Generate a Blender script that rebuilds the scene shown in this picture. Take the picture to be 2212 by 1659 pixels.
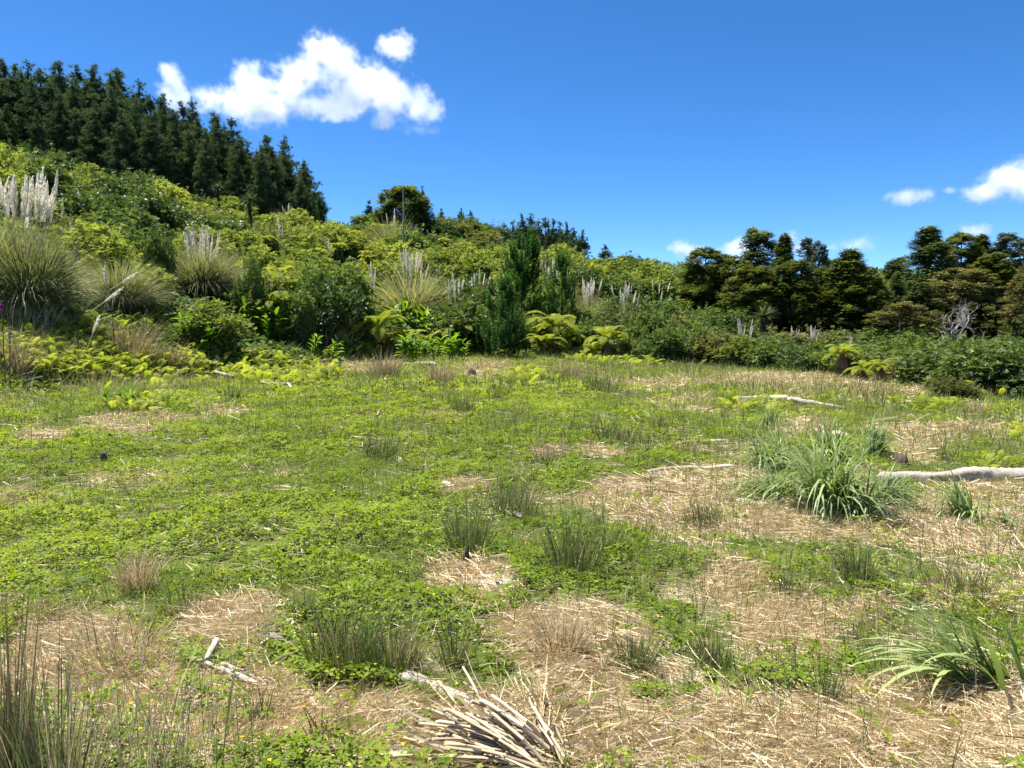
import bpy, math, random
import numpy as np
from mathutils import Vector, Matrix, Euler

for o in list(bpy.data.objects):
    bpy.data.objects.remove(o, do_unlink=True)
SC = bpy.context.scene
COL = SC.collection
rng = np.random.default_rng(11)
random.seed(11)
R = math.radians

# ------------------------------------------------------------------ camera, world, sun, exposure
F, CU, CV, HV, EYE = 1640.0, 1106.0, 829.5, 700.0, 1.6      # focal length etc. of the photograph in 2212 x 1659 units
PITCH = math.atan((CV - HV) / F)
cam_d = bpy.data.cameras.new('camera')
cam_d.sensor_width = 36.0
cam_d.lens = 36.0 * F / 2212.0
cam_d.clip_end = 6000.0
cam_d.clip_start = 0.05
cam = bpy.data.objects.new('camera', cam_d)
cam.location = (0, 0, EYE)
cam.rotation_euler = (math.pi / 2 - PITCH, 0, 0)
COL.objects.link(cam)
SC.camera = cam

SUN_EL, SUN_AZ = 69.0, -58.0         # azimuth clockwise from the view direction (+Y)
w = bpy.data.worlds.new("World")
SC.world = w
w.use_nodes = True
nt = w.node_tree
nt.nodes.clear()
sky = nt.nodes.new('ShaderNodeTexSky')
sky.sky_type = 'NISHITA'
sky.sun_disc = False
sky.sun_elevation = R(SUN_EL)
sky.sun_rotation = R(SUN_AZ)
sky.air_density = 0.45
sky.dust_density = 0.1
sky.ozone_density = 3.5
hs = nt.nodes.new('ShaderNodeHueSaturation')
hs.inputs['Saturation'].default_value = 1.25
bg = nt.nodes.new('ShaderNodeBackground')
bg.inputs['Strength'].default_value = 0.094
wo = nt.nodes.new('ShaderNodeOutputWorld')
nt.links.new(sky.outputs[0], hs.inputs['Color'])
nt.links.new(hs.outputs[0], bg.inputs['Color'])
nt.links.new(bg.outputs[0], wo.inputs['Surface'])

sun_d = bpy.data.lights.new('sun', 'SUN')
sun_d.energy = 4.9
sun_d.angle = R(0.53)
sun_d.color = (1.0, 0.955, 0.87)
sun = bpy.data.objects.new('sun', sun_d)
sun_vec = Vector((math.sin(R(SUN_AZ)) * math.cos(R(SUN_EL)), math.cos(R(SUN_AZ)) * math.cos(R(SUN_EL)), math.sin(R(SUN_EL))))
sun.rotation_euler = sun_vec.to_track_quat('Z', 'Y').to_euler()
sun.location = sun_vec * 50
COL.objects.link(sun)

vs = SC.view_settings
vs.view_transform = 'Standard'
vs.look = 'None'
vs.gamma = 1.0
vs.exposure = 1.42
vs.use_curve_mapping = False
SC.cycles.max_bounces = 16
SC.cycles.diffuse_bounces = 8
SC.cycles.transmission_bounces = 6
SC.cycles.volume_bounces = 14
SC.cycles.volume_step_rate = 1.0
SC.cycles.use_denoising = True
SC.cycles.sample_clamp_indirect = 6.0

def tag(o, label=None, cat=None, group=None, kind=None):
    if label: o['label'] = label
    if cat: o['category'] = cat
    if group: o['group'] = group
    if kind: o['kind'] = kind
    return o

def ray(u, v):
    x = (u - CU) / F
    up = (CV - v) / F
    return np.array([x, math.cos(PITCH) + math.sin(PITCH) * up, math.cos(PITCH) * up - math.sin(PITCH)])

def at_depth(u, v, y):
    d = ray(u, v)
    d = d / d[1] * y
    return d + np.array([0, 0, EYE])

# ------------------------------------------------------------------ clouds (real volumes far beyond the hills)
def cloud_material():
    m = bpy.data.materials.new('cloud_vapour')
    m.use_nodes = True
    n = m.node_tree
    n.nodes.clear()
    pv = n.nodes.new('ShaderNodeVolumePrincipled')
    pv.inputs['Color'].default_value = (0.995, 0.995, 0.995, 1)
    pv.inputs['Density'].default_value = 1.0
    pv.inputs['Anisotropy'].default_value = 0.45
    out = n.nodes.new('ShaderNodeOutputMaterial')
    n.links.new(pv.outputs[0], out.inputs['Volume'])
    return m
CLOUD_M = cloud_material()

def make_cloud(blobs, Y, label, res, dens, nscale, seed, amp=0.85, wisp=1.0, thick=0.5, soft=0.95):
    """blobs in photograph units turned into ellipsoids at distance Y"""
    el = []
    for (u, v, ru, rv) in blobs:
        c = at_depth(u, v, Y)
        el.append((c, ru / F * Y, rv / F * Y))
    lo = np.min([c - np.array([a, max(a * thick, b), b]) * 1.25 for c, a, b in el], axis=0)
    hi = np.max([c + np.array([a, max(a * thick, b), b]) * 1.25 for c, a, b in el], axis=0)
    mid = (lo + hi) / 2
    me = bpy.data.meshes.new('cloud_bounds')
    o = bpy.data.objects.new('cloud', bpy.data.volumes.new('cloud'))
    COL.objects.link(o)
    o.location = mid
    g = bpy.data.node_groups.new('cloud_form', 'GeometryNodeTree')
    g.interface.new_socket('Geometry', in_out='OUTPUT', socket_type='NodeSocketGeometry')
    N, L = g.nodes, g.links
    pos = N.new('GeometryNodeInputPosition')
    acc = None
    def math_(op, a, b=None, c=None):
        m = N.new('ShaderNodeMath'); m.operation = op
        for k, q in enumerate((a, b, c)):
            if q is None: continue
            if isinstance(q, (int, float)): m.inputs[k].default_value = q
            else: L.new(q, m.inputs[k])
        return m.outputs[0]
    # domain warp
    nz = N.new('ShaderNodeTexNoise'); nz.noise_dimensions = '3D'
    off = N.new('ShaderNodeVectorMath'); off.operation = 'ADD'
    L.new(pos.outputs[0], off.inputs[0]); off.inputs[1].default_value = (seed * 91.7, seed * 37.1, seed * 11.3)
    L.new(off.outputs[0], nz.inputs['Vector'])
    nz.inputs['Scale'].default_value = nscale
    nz.inputs['Detail'].default_value = 7.0
    nz.inputs['Roughness'].default_value = 0.6
    nz.inputs['Lacunarity'].default_value = 2.1
    for c, a, b in el:
        s = N.new('ShaderNodeVectorMath'); s.operation = 'SUBTRACT'
        L.new(pos.outputs[0], s.inputs[0]); s.inputs[1].default_value = tuple(c - mid)
        q = N.new('ShaderNodeVectorMath'); q.operation = 'MULTIPLY'
        L.new(s.outputs[0], q.inputs[0]); q.inputs[1].default_value = (1 / a, 1 / max(a * thick, b), 1 / b)
        ln = N.new('ShaderNodeVectorMath'); ln.operation = 'LENGTH'
        L.new(q.outputs[0], ln.inputs[0])
        d = math_('SUBTRACT', 1.0, ln.outputs['Value'])
        acc = d if acc is None else math_('SMOOTH_MAX', acc, d, 0.25)
    n2 = N.new('ShaderNodeTexNoise'); n2.noise_dimensions = '3D'
    L.new(off.outputs[0], n2.inputs['Vector'])
    n2.inputs['Scale'].default_value = nscale * 4.2; n2.inputs['Detail'].default_value = 5.0; n2.inputs['Roughness'].default_value = 0.65
    nn = math_('SUBTRACT', math_('ADD', nz.outputs[0], math_('MULTIPLY', math_('SUBTRACT', n2.outputs[0], 0.5), 0.85)), 0.525)
    f = math_('ADD', acc, math_('MULTIPLY', nn, amp * 2.6))
    mr = N.new('ShaderNodeMapRange'); mr.interpolation_type = 'SMOOTHSTEP'
    L.new(f, mr.inputs['Value'])
    mr.inputs['From Min'].default_value = 0.0; mr.inputs['From Max'].default_value = soft
    mr.inputs['To Min'].default_value = 0.0; mr.inputs['To Max'].default_value = dens
    vc = N.new('GeometryNodeVolumeCube')
    L.new(mr.outputs[0], vc.inputs['Density'])
    ext = (hi - lo) / 2
    vc.inputs['Min'].default_value = tuple(-ext); vc.inputs['Max'].default_value = tuple(ext)
    k = res / (2 * ext[0])
    vc.inputs['Resolution X'].default_value = int(res)
    vc.inputs['Resolution Y'].default_value = max(16, int(2 * ext[1] * k * 0.6))
    vc.inputs['Resolution Z'].default_value = max(16, int(2 * ext[2] * k))
    sm = N.new('GeometryNodeSetMaterial'); sm.inputs['Material'].default_value = CLOUD_M
    L.new(vc.outputs[0], sm.inputs['Geometry'])
    go = N.new('NodeGroupOutput')
    L.new(sm.outputs[0], go.inputs[0])
    md = o.modifiers.new('form', 'NODES'); md.node_group = g
    o.data.materials.append(CLOUD_M)
    tag(o, label, 'cloud', 'clouds in the blue sky')
    return o

make_cloud([(700, 118, 62, 52), (690, 160, 110, 62), (778, 192, 95, 50), (720, 140, 60, 60), (640, 190, 80, 55), (548, 200, 50, 62), (500, 215, 50, 45), (850, 212, 110, 46), (912, 222, 52, 44),
            (450, 215, 70, 40), (385, 208, 46, 40), (368, 168, 26, 34), (590, 240, 85, 32), (690, 225, 140, 34), (830, 255, 46, 30)],
           900.0, 'big white cumulus cloud with ragged top above the pine forest', 290, 0.08, 0.017, 3, amp=0.92, thick=0.4)
make_cloud([(850, 104, 44, 38), (828, 92, 24, 26)], 900.0, 'small white puff of cloud at the upper edge of the big cumulus', 100, 0.08, 0.030, 5, amp=0.8)
make_cloud([(905, 278, 50, 18)], 900.0, 'thin scrap of cloud hanging under the right end of the big cumulus', 80, 0.04, 0.03, 6, amp=0.9)
make_cloud([(1960, 428, 52, 24), (1995, 422, 38, 20)], 1400.0, 'thin oval white cloud left of the larger one near the picture edge', 100, 0.05, 0.016, 7, amp=0.7)
make_cloud([(2180, 392, 76, 46), (2125, 415, 64, 30), (2240, 400, 80, 50), (2052, 411, 20, 12)], 1400.0, 'bright cloud over the right trees cut by the picture edge', 140, 0.06, 0.014, 9, amp=0.75)
make_cloud([(1470, 536, 44, 22), (1500, 546, 44, 20)], 1900.0, 'low white cloud just over the shrub skyline beside the brown trees', 90, 0.05, 0.013, 11, amp=0.75)
make_cloud([(1600, 538, 56, 24), (1708, 515, 30, 26), (1725, 535, 32, 26)], 1900.0, 'low white cloud showing through between the two tall dark trees', 100, 0.05, 0.013, 13, amp=0.75)
make_cloud([(1855, 525, 46, 20), (1795, 535, 20, 10)], 1900.0, 'faint low cloud in the gap above the dark rounded tree', 80, 0.025, 0.013, 15, amp=0.8)
make_cloud([(2108, 500, 42, 22)], 1900.0, 'small white cloud showing between treetops on the right hill', 70, 0.045, 0.014, 17, amp=0.75)

# ------------------------------------------------------------------ noise, terrain
_T = np.random.default_rng(5).random((256, 256))
def vnoise(x, y, s, seed=0):
    x = np.asarray(x, float) / s + seed * 17.31 + 1000; y = np.asarray(y, float) / s + seed * 9.77 + 1000
    xi = np.floor(x).astype(int); yi = np.floor(y).astype(int)
    fx = x - xi; fy = y - yi
    fx = fx * fx * (3 - 2 * fx); fy = fy * fy * (3 - 2 * fy)
    a = _T[xi % 256, yi % 256]; b = _T[(xi + 1) % 256, yi % 256]
    c = _T[xi % 256, (yi + 1) % 256]; d = _T[(xi + 1) % 256, (yi + 1) % 256]
    return (a * (1 - fx) + b * fx) * (1 - fy) + (c * (1 - fx) + d * fx) * fy
def fbm(x, y, s, seed=0, n=4):
    t = 0; a = 0.5
    for k in range(n):
        t = t + a * vnoise(x, y, s / 2 ** k, seed + k); a *= 0.5
    return t / (1 - 0.5 ** n)
def sstep(a, b, x):
    t = np.clip((x - a) / (b - a), 0, 1)
    return t * t * (3 - 2 * t)

KU = [-900, 0, 400, 700, 950, 1200, 1500, 1800, 2212, 3100]
KE = [13, 15, 19.5, 25, 30, 32, 32, 27, 21, 17]
RU = [-900, 0, 400, 690, 1000, 1300, 1500, 1700, 1900, 2212, 3100]
RY = [95, 95, 95, 92, 95, 100, 112, 122, 132, 120, 110]
RZ = [22, 19.6, 15.4, 13.0, 12.2, 9.5, 10.0, 9.0, 11.5, 11.0, 15]
PU = [-900, 200, 500, 1000, 1200, 1500, 1750, 3100]
PP = [0.8, 0.8, 0.88, 1.0, 1.0, 1.2, 1.9, 2.0]
GU = [-900, 0, 500, 690, 900, 3100]
GG = [0.2, 0.2, 0.13, 0.0, -0.12, -0.12]
def u_of(x, y):
    return np.clip(CU + F * np.asarray(x, float) / np.maximum(np.asarray(y, float), 6.0), -900, 3100)
def edge(x, y): return np.interp(u_of(x, y), KU, KE)
def terrain(x, y):
    x = np.asarray(x, float); y = np.asarray(y, float)
    u = u_of(x, y)
    e = np.interp(u, KU, KE); yr = np.interp(u, RU, RY); zr = np.interp(u, RU, RZ); p = np.interp(u, PU, PP); g = np.interp(u, GU, GG)
    base = -0.040 * np.clip(x - 1.5, 0, 40) + 0.006 * np.clip(y, -5, 40)
    s = np.clip((y - e) / (yr - e), 0, 1)
    hill = zr * s ** p + np.clip(y - yr, 0, 70) * g - np.clip(y - yr - 70, 0, 900) * 0.12
    near = 1 - sstep(30, 60, y)
    bump = (fbm(x, y, 2.2, 3, 3) - 0.5) * 0.22 * near + (fbm(x, y, 0.5, 8, 2) - 0.5) * 0.06 * near
    big = (fbm(x, y, 14, 21, 2) - 0.5) * 2.2 * sstep(0.03, 0.3, s)
    return base + hill + bump + big
def gz(x, y): return float(terrain(np.array([x]), np.array([y]))[0])
def proj(x, y, z):
    dz = z - EYE
    c, s = math.cos(PITCH), math.sin(PITCH)
    fw = y * c - dz * s
    return CU + F * x / fw, CV - F * (y * s + dz * c) / fw
_TS = np.geomspace(1.5, 250, 1300)
def hit(u, v):
    """the ground point under a point of the photograph"""
    d = ray(u, v)
    g = terrain(d[0] * _TS, d[1] * _TS)
    below = EYE + d[2] * _TS < g
    i = max(1, int(np.argmax(below))) if below.any() else len(_TS) - 1
    f0 = EYE + d[2] * _TS[i - 1] - g[i - 1]; f1 = EYE + d[2] * _TS[i] - g[i]
    q = min(1.0, max(0.0, f0 / (f0 - f1 + 1e-12)))
    t = _TS[i - 1] + (_TS[i] - _TS[i - 1]) * q
    return np.array([d[0] * t, d[1] * t, gz(d[0] * t, d[1] * t)])
def on(u, y):
    x = (u - CU) / F * y * (math.cos(PITCH) + 0)   # good enough at the height of the horizon
    return np.array([x, y, gz(x, y)])
def top_h(p, v):
    """how tall a thing at p is when its top is at row v"""
    q = at_depth(0, v, p[1])
    return float(q[2] - p[2])

# ------------------------------------------------------------------ materials
def new_mat(name):
    m = bpy.data.materials.new(name); m.use_nodes = True
    n = m.node_tree; n.nodes.clear()
    return m, n.nodes, n.links
def attr(N, name):
    a = N.new('ShaderNodeAttribute'); a.attribute_name = name; a.attribute_type = 'GEOMETRY'
    return a
def leaf_mat(name, cols, trans=0.35, rough=0.5, spec=0.4, tcol=None, var=0.18):
    """leaf colour from a per-leaf tint (dark to light / old to young), a little different for each plant"""
    m, N, L = new_mat(name)
    a = attr(N, 'tint')
    rp = N.new('ShaderNodeValToRGB')
    el = rp.color_ramp.elements
    while len(el) > 1: el.remove(el[-1])
    for k, c in enumerate(cols):
        e = el[0] if k == 0 else el.new(k / (len(cols) - 1))
        e.position = k / max(1, len(cols) - 1); e.color = (*c, 1)
    L.new(a.outputs['Fac'], rp.inputs['Fac'])
    oi = N.new('ShaderNodeObjectInfo')
    mr = N.new('ShaderNodeMapRange')
    L.new(oi.outputs['Random'], mr.inputs['Value'])
    mr.inputs['To Min'].default_value = 1 - var; mr.inputs['To Max'].default_value = 1 + var
    hv = N.new('ShaderNodeHueSaturation')
    L.new(mr.outputs[0], hv.inputs['Value'])
    mh = N.new('ShaderNodeMapRange'); L.new(oi.outputs['Random'], mh.inputs['Value'])
    mh.inputs['To Min'].default_value = 0.5 + var * 0.06; mh.inputs['To Max'].default_value = 0.5 - var * 0.06
    L.new(mh.outputs[0], hv.inputs['Hue'])
    L.new(rp.outputs[0], hv.inputs['Color'])
    pb = N.new('ShaderNodeBsdfPrincipled')
    L.new(hv.outputs[0], pb.inputs['Base Color'])
    pb.inputs['Roughness'].default_value = min(.8, rough + .12)
    pb.inputs['Specular IOR Level'].default_value = spec * .38
    tb = N.new('ShaderNodeBsdfTranslucent')
    mc = N.new('ShaderNodeMix'); mc.data_type = 'RGBA'; mc.blend_type = 'MULTIPLY'
    mc.inputs['Factor'].default_value = 1.0
    L.new(hv.outputs[0], mc.inputs[6]); mc.inputs[7].default_value = (*(tcol or (1.5, 1.5, 0.85)), 1)
    L.new(mc.outputs[2], tb.inputs['Color'])
    mx = N.new('ShaderNodeMixShader'); mx.inputs[0].default_value = trans
    L.new(pb.outputs[0], mx.inputs[1]); L.new(tb.outputs[0], mx.inputs[2])
    out = N.new('ShaderNodeOutputMaterial'); L.new(mx.outputs[0], out.inputs['Surface'])
    return m
def wood_mat(name, c0, c1, scale=14, stretch=(1, 1, 0.15), bump=0.4, rough=0.85, c2=None):
    m, N, L = new_mat(name)
    tc = N.new('ShaderNodeTexCoord'); mp = N.new('ShaderNodeMapping')
    mp.inputs['Scale'].default_value = stretch
    L.new(tc.outputs['Object'], mp.inputs['Vector'])
    nz = N.new('ShaderNodeTexNoise'); nz.inputs['Scale'].default_value = scale; nz.inputs['Detail'].default_value = 6
    nz.inputs['Roughness'].default_value = 0.65
    L.new(mp.outputs[0], nz.inputs['Vector'])
    rp = N.new('ShaderNodeValToRGB'); e = rp.color_ramp.elements
    e[0].position = 0.35; e[0].color = (*c0, 1); e[1].position = 0.65; e[1].color = (*c1, 1)
    L.new(nz.outputs[0], rp.inputs['Fac'])
    col = rp.outputs[0]
    if c2:
        n2 = N.new('ShaderNodeTexNoise'); n2.inputs['Scale'].default_value = scale * 0.3; n2.inputs['Detail'].default_value = 3
        L.new(tc.outputs['Object'], n2.inputs['Vector'])
        r2 = N.new('ShaderNodeValToRGB'); q = r2.color_ramp.elements; q[0].position = 0.52; q[1].position = 0.6
        L.new(n2.outputs[0], r2.inputs['Fac'])
        mx = N.new('ShaderNodeMix'); mx.data_type = 'RGBA'
        L.new(r2.outputs[0], mx.inputs['Factor']); L.new(col, mx.inputs[6]); mx.inputs[7].default_value = (*c2, 1)
        col = mx.outputs[2]
    oi = N.new('ShaderNodeObjectInfo'); mr = N.new('ShaderNodeMapRange'); L.new(oi.outputs['Random'], mr.inputs['Value'])
    mr.inputs['To Min'].default_value = 0.62; mr.inputs['To Max'].default_value = 1.15
    hv = N.new('ShaderNodeHueSaturation'); L.new(col, hv.inputs['Color']); L.new(mr.outputs[0], hv.inputs['Value']); col = hv.outputs[0]
    pb = N.new('ShaderNodeBsdfPrincipled'); pb.inputs['Roughness'].default_value = rough
    pb.inputs['Specular IOR Level'].default_value = 0.25
    L.new(col, pb.inputs['Base Color'])
    bp = N.new('ShaderNodeBump'); bp.inputs['Strength'].default_value = bump; bp.inputs['Distance'].default_value = 0.02
    L.new(nz.outputs[0], bp.inputs['Height']); L.new(bp.outputs[0], pb.inputs['Normal'])
    out = N.new('ShaderNodeOutputMaterial'); L.new(pb.outputs[0], out.inputs['Surface'])
    return m

M = {}
M['pine'] = leaf_mat('pine_needles', [(0.034, 0.056, 0.028), (0.078, 0.112, 0.048), (0.145, 0.18, 0.07)], 0.26, 0.55, 0.3, (1.3, 1.4, .8))
M['young_pine'] = leaf_mat('young_pine_needles', [(0.012, 0.042, 0.010), (0.032, 0.090, 0.018), (0.085, 0.18, 0.03)], 0.3, 0.5, 0.3, (1.4, 1.5, .6))
M['totara'] = leaf_mat('totara_leaves', [(0.044, 0.066, 0.020), (0.105, 0.142, 0.038), (0.205, 0.23, 0.06)], 0.30, 0.6, 0.25, (1.4, 1.3, .7))
M['kanuka'] = leaf_mat('kanuka_leaves', [(0.052, 0.084, 0.034), (0.108, 0.150, 0.058), (0.175, 0.215, 0.085)], 0.30, 0.6, 0.25, (1.3, 1.3, .8))
M['rusty'] = leaf_mat('rusty_leaves', [(0.068, 0.080, 0.028), (0.138, 0.145, 0.050), (0.215, 0.205, 0.075)], 0.30, 0.6, 0.25, (1.3, 1.2, .8))
M['gum'] = leaf_mat('gum_leaves', [(0.06, 0.08, 0.065), (0.11, 0.135, 0.105), (0.16, 0.185, 0.14)], 0.26, 0.5, 0.35, (1.2, 1.2, .9))
M['shrub_light'] = leaf_mat('light_shrub_leaves', [(0.060, 0.090, 0.018), (0.150, 0.190, 0.036), (0.28, 0.31, 0.065)], 0.40, 0.5, 0.35)
M['shrub_mid'] = leaf_mat('green_shrub_leaves', [(0.036, 0.068, 0.018), (0.082, 0.130, 0.032), (0.17, 0.215, 0.060)], 0.36, 0.45, 0.4)
M['shrub_dark'] = leaf_mat('glossy_shrub_leaves', [(0.028, 0.056, 0.014), (0.065, 0.108, 0.024), (0.14, 0.18, 0.045)], 0.30, 0.3, 0.6)
M['shrub_olive'] = leaf_mat('olive_shrub_leaves', [(0.060, 0.072, 0.024), (0.125, 0.135, 0.042), (0.20, 0.20, 0.07)], 0.34, 0.5, 0.35)
M['fern'] = leaf_mat('fern_fronds', [(0.070, 0.100, 0.012), (0.18, 0.22, 0.022), (0.34, 0.36, 0.04)], 0.42, 0.5, 0.3)
M['low_fern'] = leaf_mat('low_fern_fronds', [(0.11, 0.15, 0.02), (0.25, 0.29, 0.032), (0.40, 0.42, 0.06)], 0.45, 0.5, 0.3)
M['ginger'] = leaf_mat('ginger_leaves', [(0.035, 0.10, 0.010), (0.075, 0.17, 0.014), (0.20, 0.30, 0.02)], 0.45, 0.35, 0.5, (1.9, 1.7, .5))
M['clover'] = leaf_mat('clover_leaves', [(0.046, 0.090, 0.009), (0.145, 0.212, 0.016), (0.28, 0.345, 0.028)], 0.40, 0.45, 0.4, (1.6, 1.5, .5))
M['grass'] = leaf_mat('meadow_grass', [(0.095, 0.11, 0.028), (0.14, 0.20, 0.034), (0.26, 0.29, 0.075)], 0.36, 0.5, 0.35)
M['drygrass'] = leaf_mat('dry_grass', [(0.17, 0.13, 0.075), (0.36, 0.28, 0.165), (0.62, 0.52, 0.33)], 0.22, 0.7, 0.2, (1.2, 1.1, .9))
M['straw'] = leaf_mat('straw', [(0.27, 0.20, 0.105), (0.54, 0.455, 0.28), (0.78, 0.71, 0.52)], 0.16, 0.75, 0.25, (1.2, 1.1, .9))
M['rush'] = leaf_mat('rush_stems', [(0.050, 0.070, 0.024), (0.105, 0.145, 0.048), (0.25, 0.28, 0.11)], 0.18, 0.45, 0.4)
M['tussock'] = leaf_mat('tussock_blades', [(0.09, 0.13, 0.045), (0.20, 0.27, 0.10), (0.42, 0.47, 0.25)], 0.36, 0.32, 0.6, (1.4, 1.4, .7))
M['flax'] = leaf_mat('broad_blades', [(0.10, 0.15, 0.055), (0.21, 0.29, 0.10), (0.40, 0.45, 0.20)], 0.36, 0.3, 0.6, (1.4, 1.4, .6))
M['pampas'] = leaf_mat('pampas_blades', [(0.095, 0.118, 0.055), (0.21, 0.235, 0.11), (0.42, 0.43, 0.26)], 0.36, 0.35, 0.5, (1.4, 1.3, .7))
M['plume'] = leaf_mat('pampas_plume', [(0.56, 0.53, 0.45), (0.77, 0.74, 0.66), (0.88, 0.86, 0.80)], 0.5, 0.8, 0.1, (1.05, 1.0, .95), 0.16)
M['cabbage'] = leaf_mat('cabbage_tree_blades', [(0.03, 0.05, 0.016), (0.07, 0.10, 0.03), (0.14, 0.17, 0.05)], 0.22, 0.4, 0.5)
M['flower'] = leaf_mat('buttercup_petals', [(0.75, 0.55, 0.01), (0.85, 0.68, 0.02)], 0.3, 0.4, 0.4, (1, 1, 1))
M['purple'] = leaf_mat('foxglove_petals', [(0.22, 0.04, 0.20), (0.35, 0.08, 0.32)], 0.3, 0.5, 0.3, (1, 1, 1))
M['chip'] = leaf_mat('wood_chips', [(0.22, 0.14, 0.085), (0.48, 0.38, 0.27), (0.75, 0.68, 0.57)], 0.0, 0.85, 0.2)
M['dead'] = leaf_mat('dead_leaves', [(0.07, 0.045, 0.026), (0.15, 0.10, 0.06), (0.30, 0.22, 0.14)], 0.15, 0.8, 0.2, (1.2, 1.1, .9))
M['bark'] = wood_mat('bark', (0.05, 0.038, 0.028), (0.14, 0.11, 0.085), 9)
M['palebark'] = wood_mat('pale_bark', (0.17, 0.15, 0.13), (0.36, 0.335, 0.30), 9)
M['log'] = wood_mat('weathered_log', (0.30, 0.255, 0.20), (0.66, 0.60, 0.52), 10, (0.25, 1, 1), 0.5, 0.85, (0.55, 0.40, 0.27))
M['rot'] = wood_mat('rotten_log', (0.16, 0.125, 0.09), (0.52, 0.46, 0.38), 9, (0.3, 1, 1), 1.0, 0.9, (0.36, 0.33, 0.28))
M['stalk'] = wood_mat('cut_stalk', (0.20, 0.14, 0.08), (0.60, 0.48, 0.32), 18, (1, 1, 0.08), 0.3, 0.6)
M['stick'] = wood_mat('grey_stick', (0.26, 0.22, 0.18), (0.56, 0.50, 0.43), 12, (0.3, 1, 1), 0.5, 0.85, (0.20, 0.16, 0.12))
M['darkwood'] = wood_mat('dark_wood', (0.03, 0.022, 0.016), (0.10, 0.075, 0.055), 12)

# ------------------------------------------------------------------ mesh helpers
class Mesh:
    def __init__(s): s.V, s.Q, s.T, s.n = [], [], [], 0
    def add(s, V, Fc, tint=0.5):
        V = np.asarray(V, float).reshape(-1, 3)
        Fc = np.asarray(Fc, int)
        s.V.append(V); s.Q.append(Fc + s.n)
        t = np.broadcast_to(np.asarray(tint, float), (len(V),)) if np.ndim(tint) < 1 or len(tint) != len(V) else tint
        s.T.append(np.array(t, float)); s.n += len(V)
    def mesh(s, name, mat, smooth=False):
        me = bpy.data.meshes.new(name)
        V = np.concatenate(s.V); T = np.concatenate(s.T)
        me.vertices.add(len(V)); me.vertices.foreach_set('co', V.astype(np.float32).ravel())
        tri = [q for q in s.Q if q.ndim == 2 and q.shape[1] == 3]
        qd = [q for q in s.Q if q.ndim == 2 and q.shape[1] == 4]
        idx, start, tot, off = [], [], [], 0
        for grp, k in ((tri, 3), (qd, 4)):
            if grp:
                a = np.concatenate(grp)
                idx.append(a.ravel()); start.append(off + np.arange(len(a)) * k); tot.append(np.full(len(a), k)); off += a.size
        idx = np.concatenate(idx); start = np.concatenate(start); tot = np.concatenate(tot)
        me.loops.add(len(idx)); me.loops.foreach_set('vertex_index', idx.astype(np.int32))
        me.polygons.add(len(start)); me.polygons.foreach_set('loop_start', start.astype(np.int32)); me.polygons.foreach_set('loop_total', tot.astype(np.int32))
        if smooth: me.polygons.foreach_set('use_smooth', np.ones(len(start), bool))
        at = me.attributes.new('tint', 'FLOAT', 'POINT'); at.data.foreach_set('value', np.clip(T, 0, 1).astype(np.float32))
        me.materials.append(mat)
        me.update()
        return me
def link(name, me, parent=None):
    o = bpy.data.objects.new(name, me); COL.objects.link(o)
    if parent is not None: o.parent = parent
    return o
def thing(name, label, cat, loc, rz=0.0, sc=(1, 1, 1), group=None, tilt=(0, 0)):
    o = bpy.data.objects.new(name, None); COL.objects.link(o)
    o.empty_display_size = 0.1
    o.location = loc; o.rotation_euler = (tilt[0], tilt[1], rz)
    o.scale = sc if not isinstance(sc, (int, float)) else (sc, sc, sc)
    return tag(o, label, cat, group)

def nrm(a): return a / np.maximum(np.linalg.norm(a, axis=-1, keepdims=True), 1e-9)
def frames(d, up=None, roll=None):
    """matrices whose y axis is d and whose z axis leans to up"""
    d = nrm(np.asarray(d, float))
    n = len(d)
    if up is None: up = np.tile([0, 0, 1.0], (n, 1))
    up = np.asarray(up, float) + rng.normal(0, 1e-3, (n, 3))
    x = nrm(np.cross(d, up)); z = np.cross(x, d)
    if roll is not None:
        c, s = np.cos(roll)[:, None], np.sin(roll)[:, None]
        x, z = c * x + s * z, -s * x + c * z
    return np.stack([x, d, z], axis=2)
def inst(mb, tv, tf, pos, Rm, sc, tint):
    tv = np.asarray(tv, float); tf = np.asarray(tf, int)
    n, k = len(pos), len(tv)
    sc = np.asarray(sc, float)
    if sc.ndim == 1: sc = np.repeat(sc[:, None], 3, 1)
    V = np.einsum('nij,nkj->nki', Rm, tv[None] * sc[:, None, :]) + np.asarray(pos)[:, None, :]
    Fc = (tf[None] + (np.arange(n) * k)[:, None, None]).reshape(-1, tf.shape[1])
    mb.add(V.reshape(-1, 3), Fc, np.repeat(tint, k))
def rdir(n, zmin=-1.0):
    z = rng.uniform(zmin, 1, n); a = rng.uniform(0, 2 * math.pi, n); r = np.sqrt(1 - z * z)
    return np.stack([r * np.cos(a), r * np.sin(a), z], 1)
LEAF = ([(0, 0, 0), (0.3, 0.45, 0.06), (0, 1, -0.08), (-0.3, 0.45, 0.06)], [(0, 1, 2), (0, 2, 3)])
NARROW = ([(0, 0, 0), (0.13, 0.4, 0.03), (0, 1, -0.12), (-0.13, 0.4, 0.03)], [(0, 1, 2), (0, 2, 3)])
def rosette(k, w, lift=0.25, droop=-0.05):
    V, T = [], []
    for i in range(k):
        a = 2 * math.pi * (i + 0.3 * math.sin(i * 5.1)) / k
        c, s = math.cos(a), math.sin(a)
        b = len(V)
        for (x, y, z) in ((0, .05, 0), (w, .5, lift * .7 + .04), (0, 1, lift + droop), (-w, .5, lift * .7 + .04)):
            V.append((x * c + y * s, -x * s + y * c, z))
        T += [(b, b + 1, b + 2), (b, b + 2, b + 3)]
    return V, T
ROS5 = rosette(5, 0.27)
ROS3 = rosette(3, 0.34, 0.12)
ROS4 = rosette(4, 0.3, 0.3)
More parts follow.
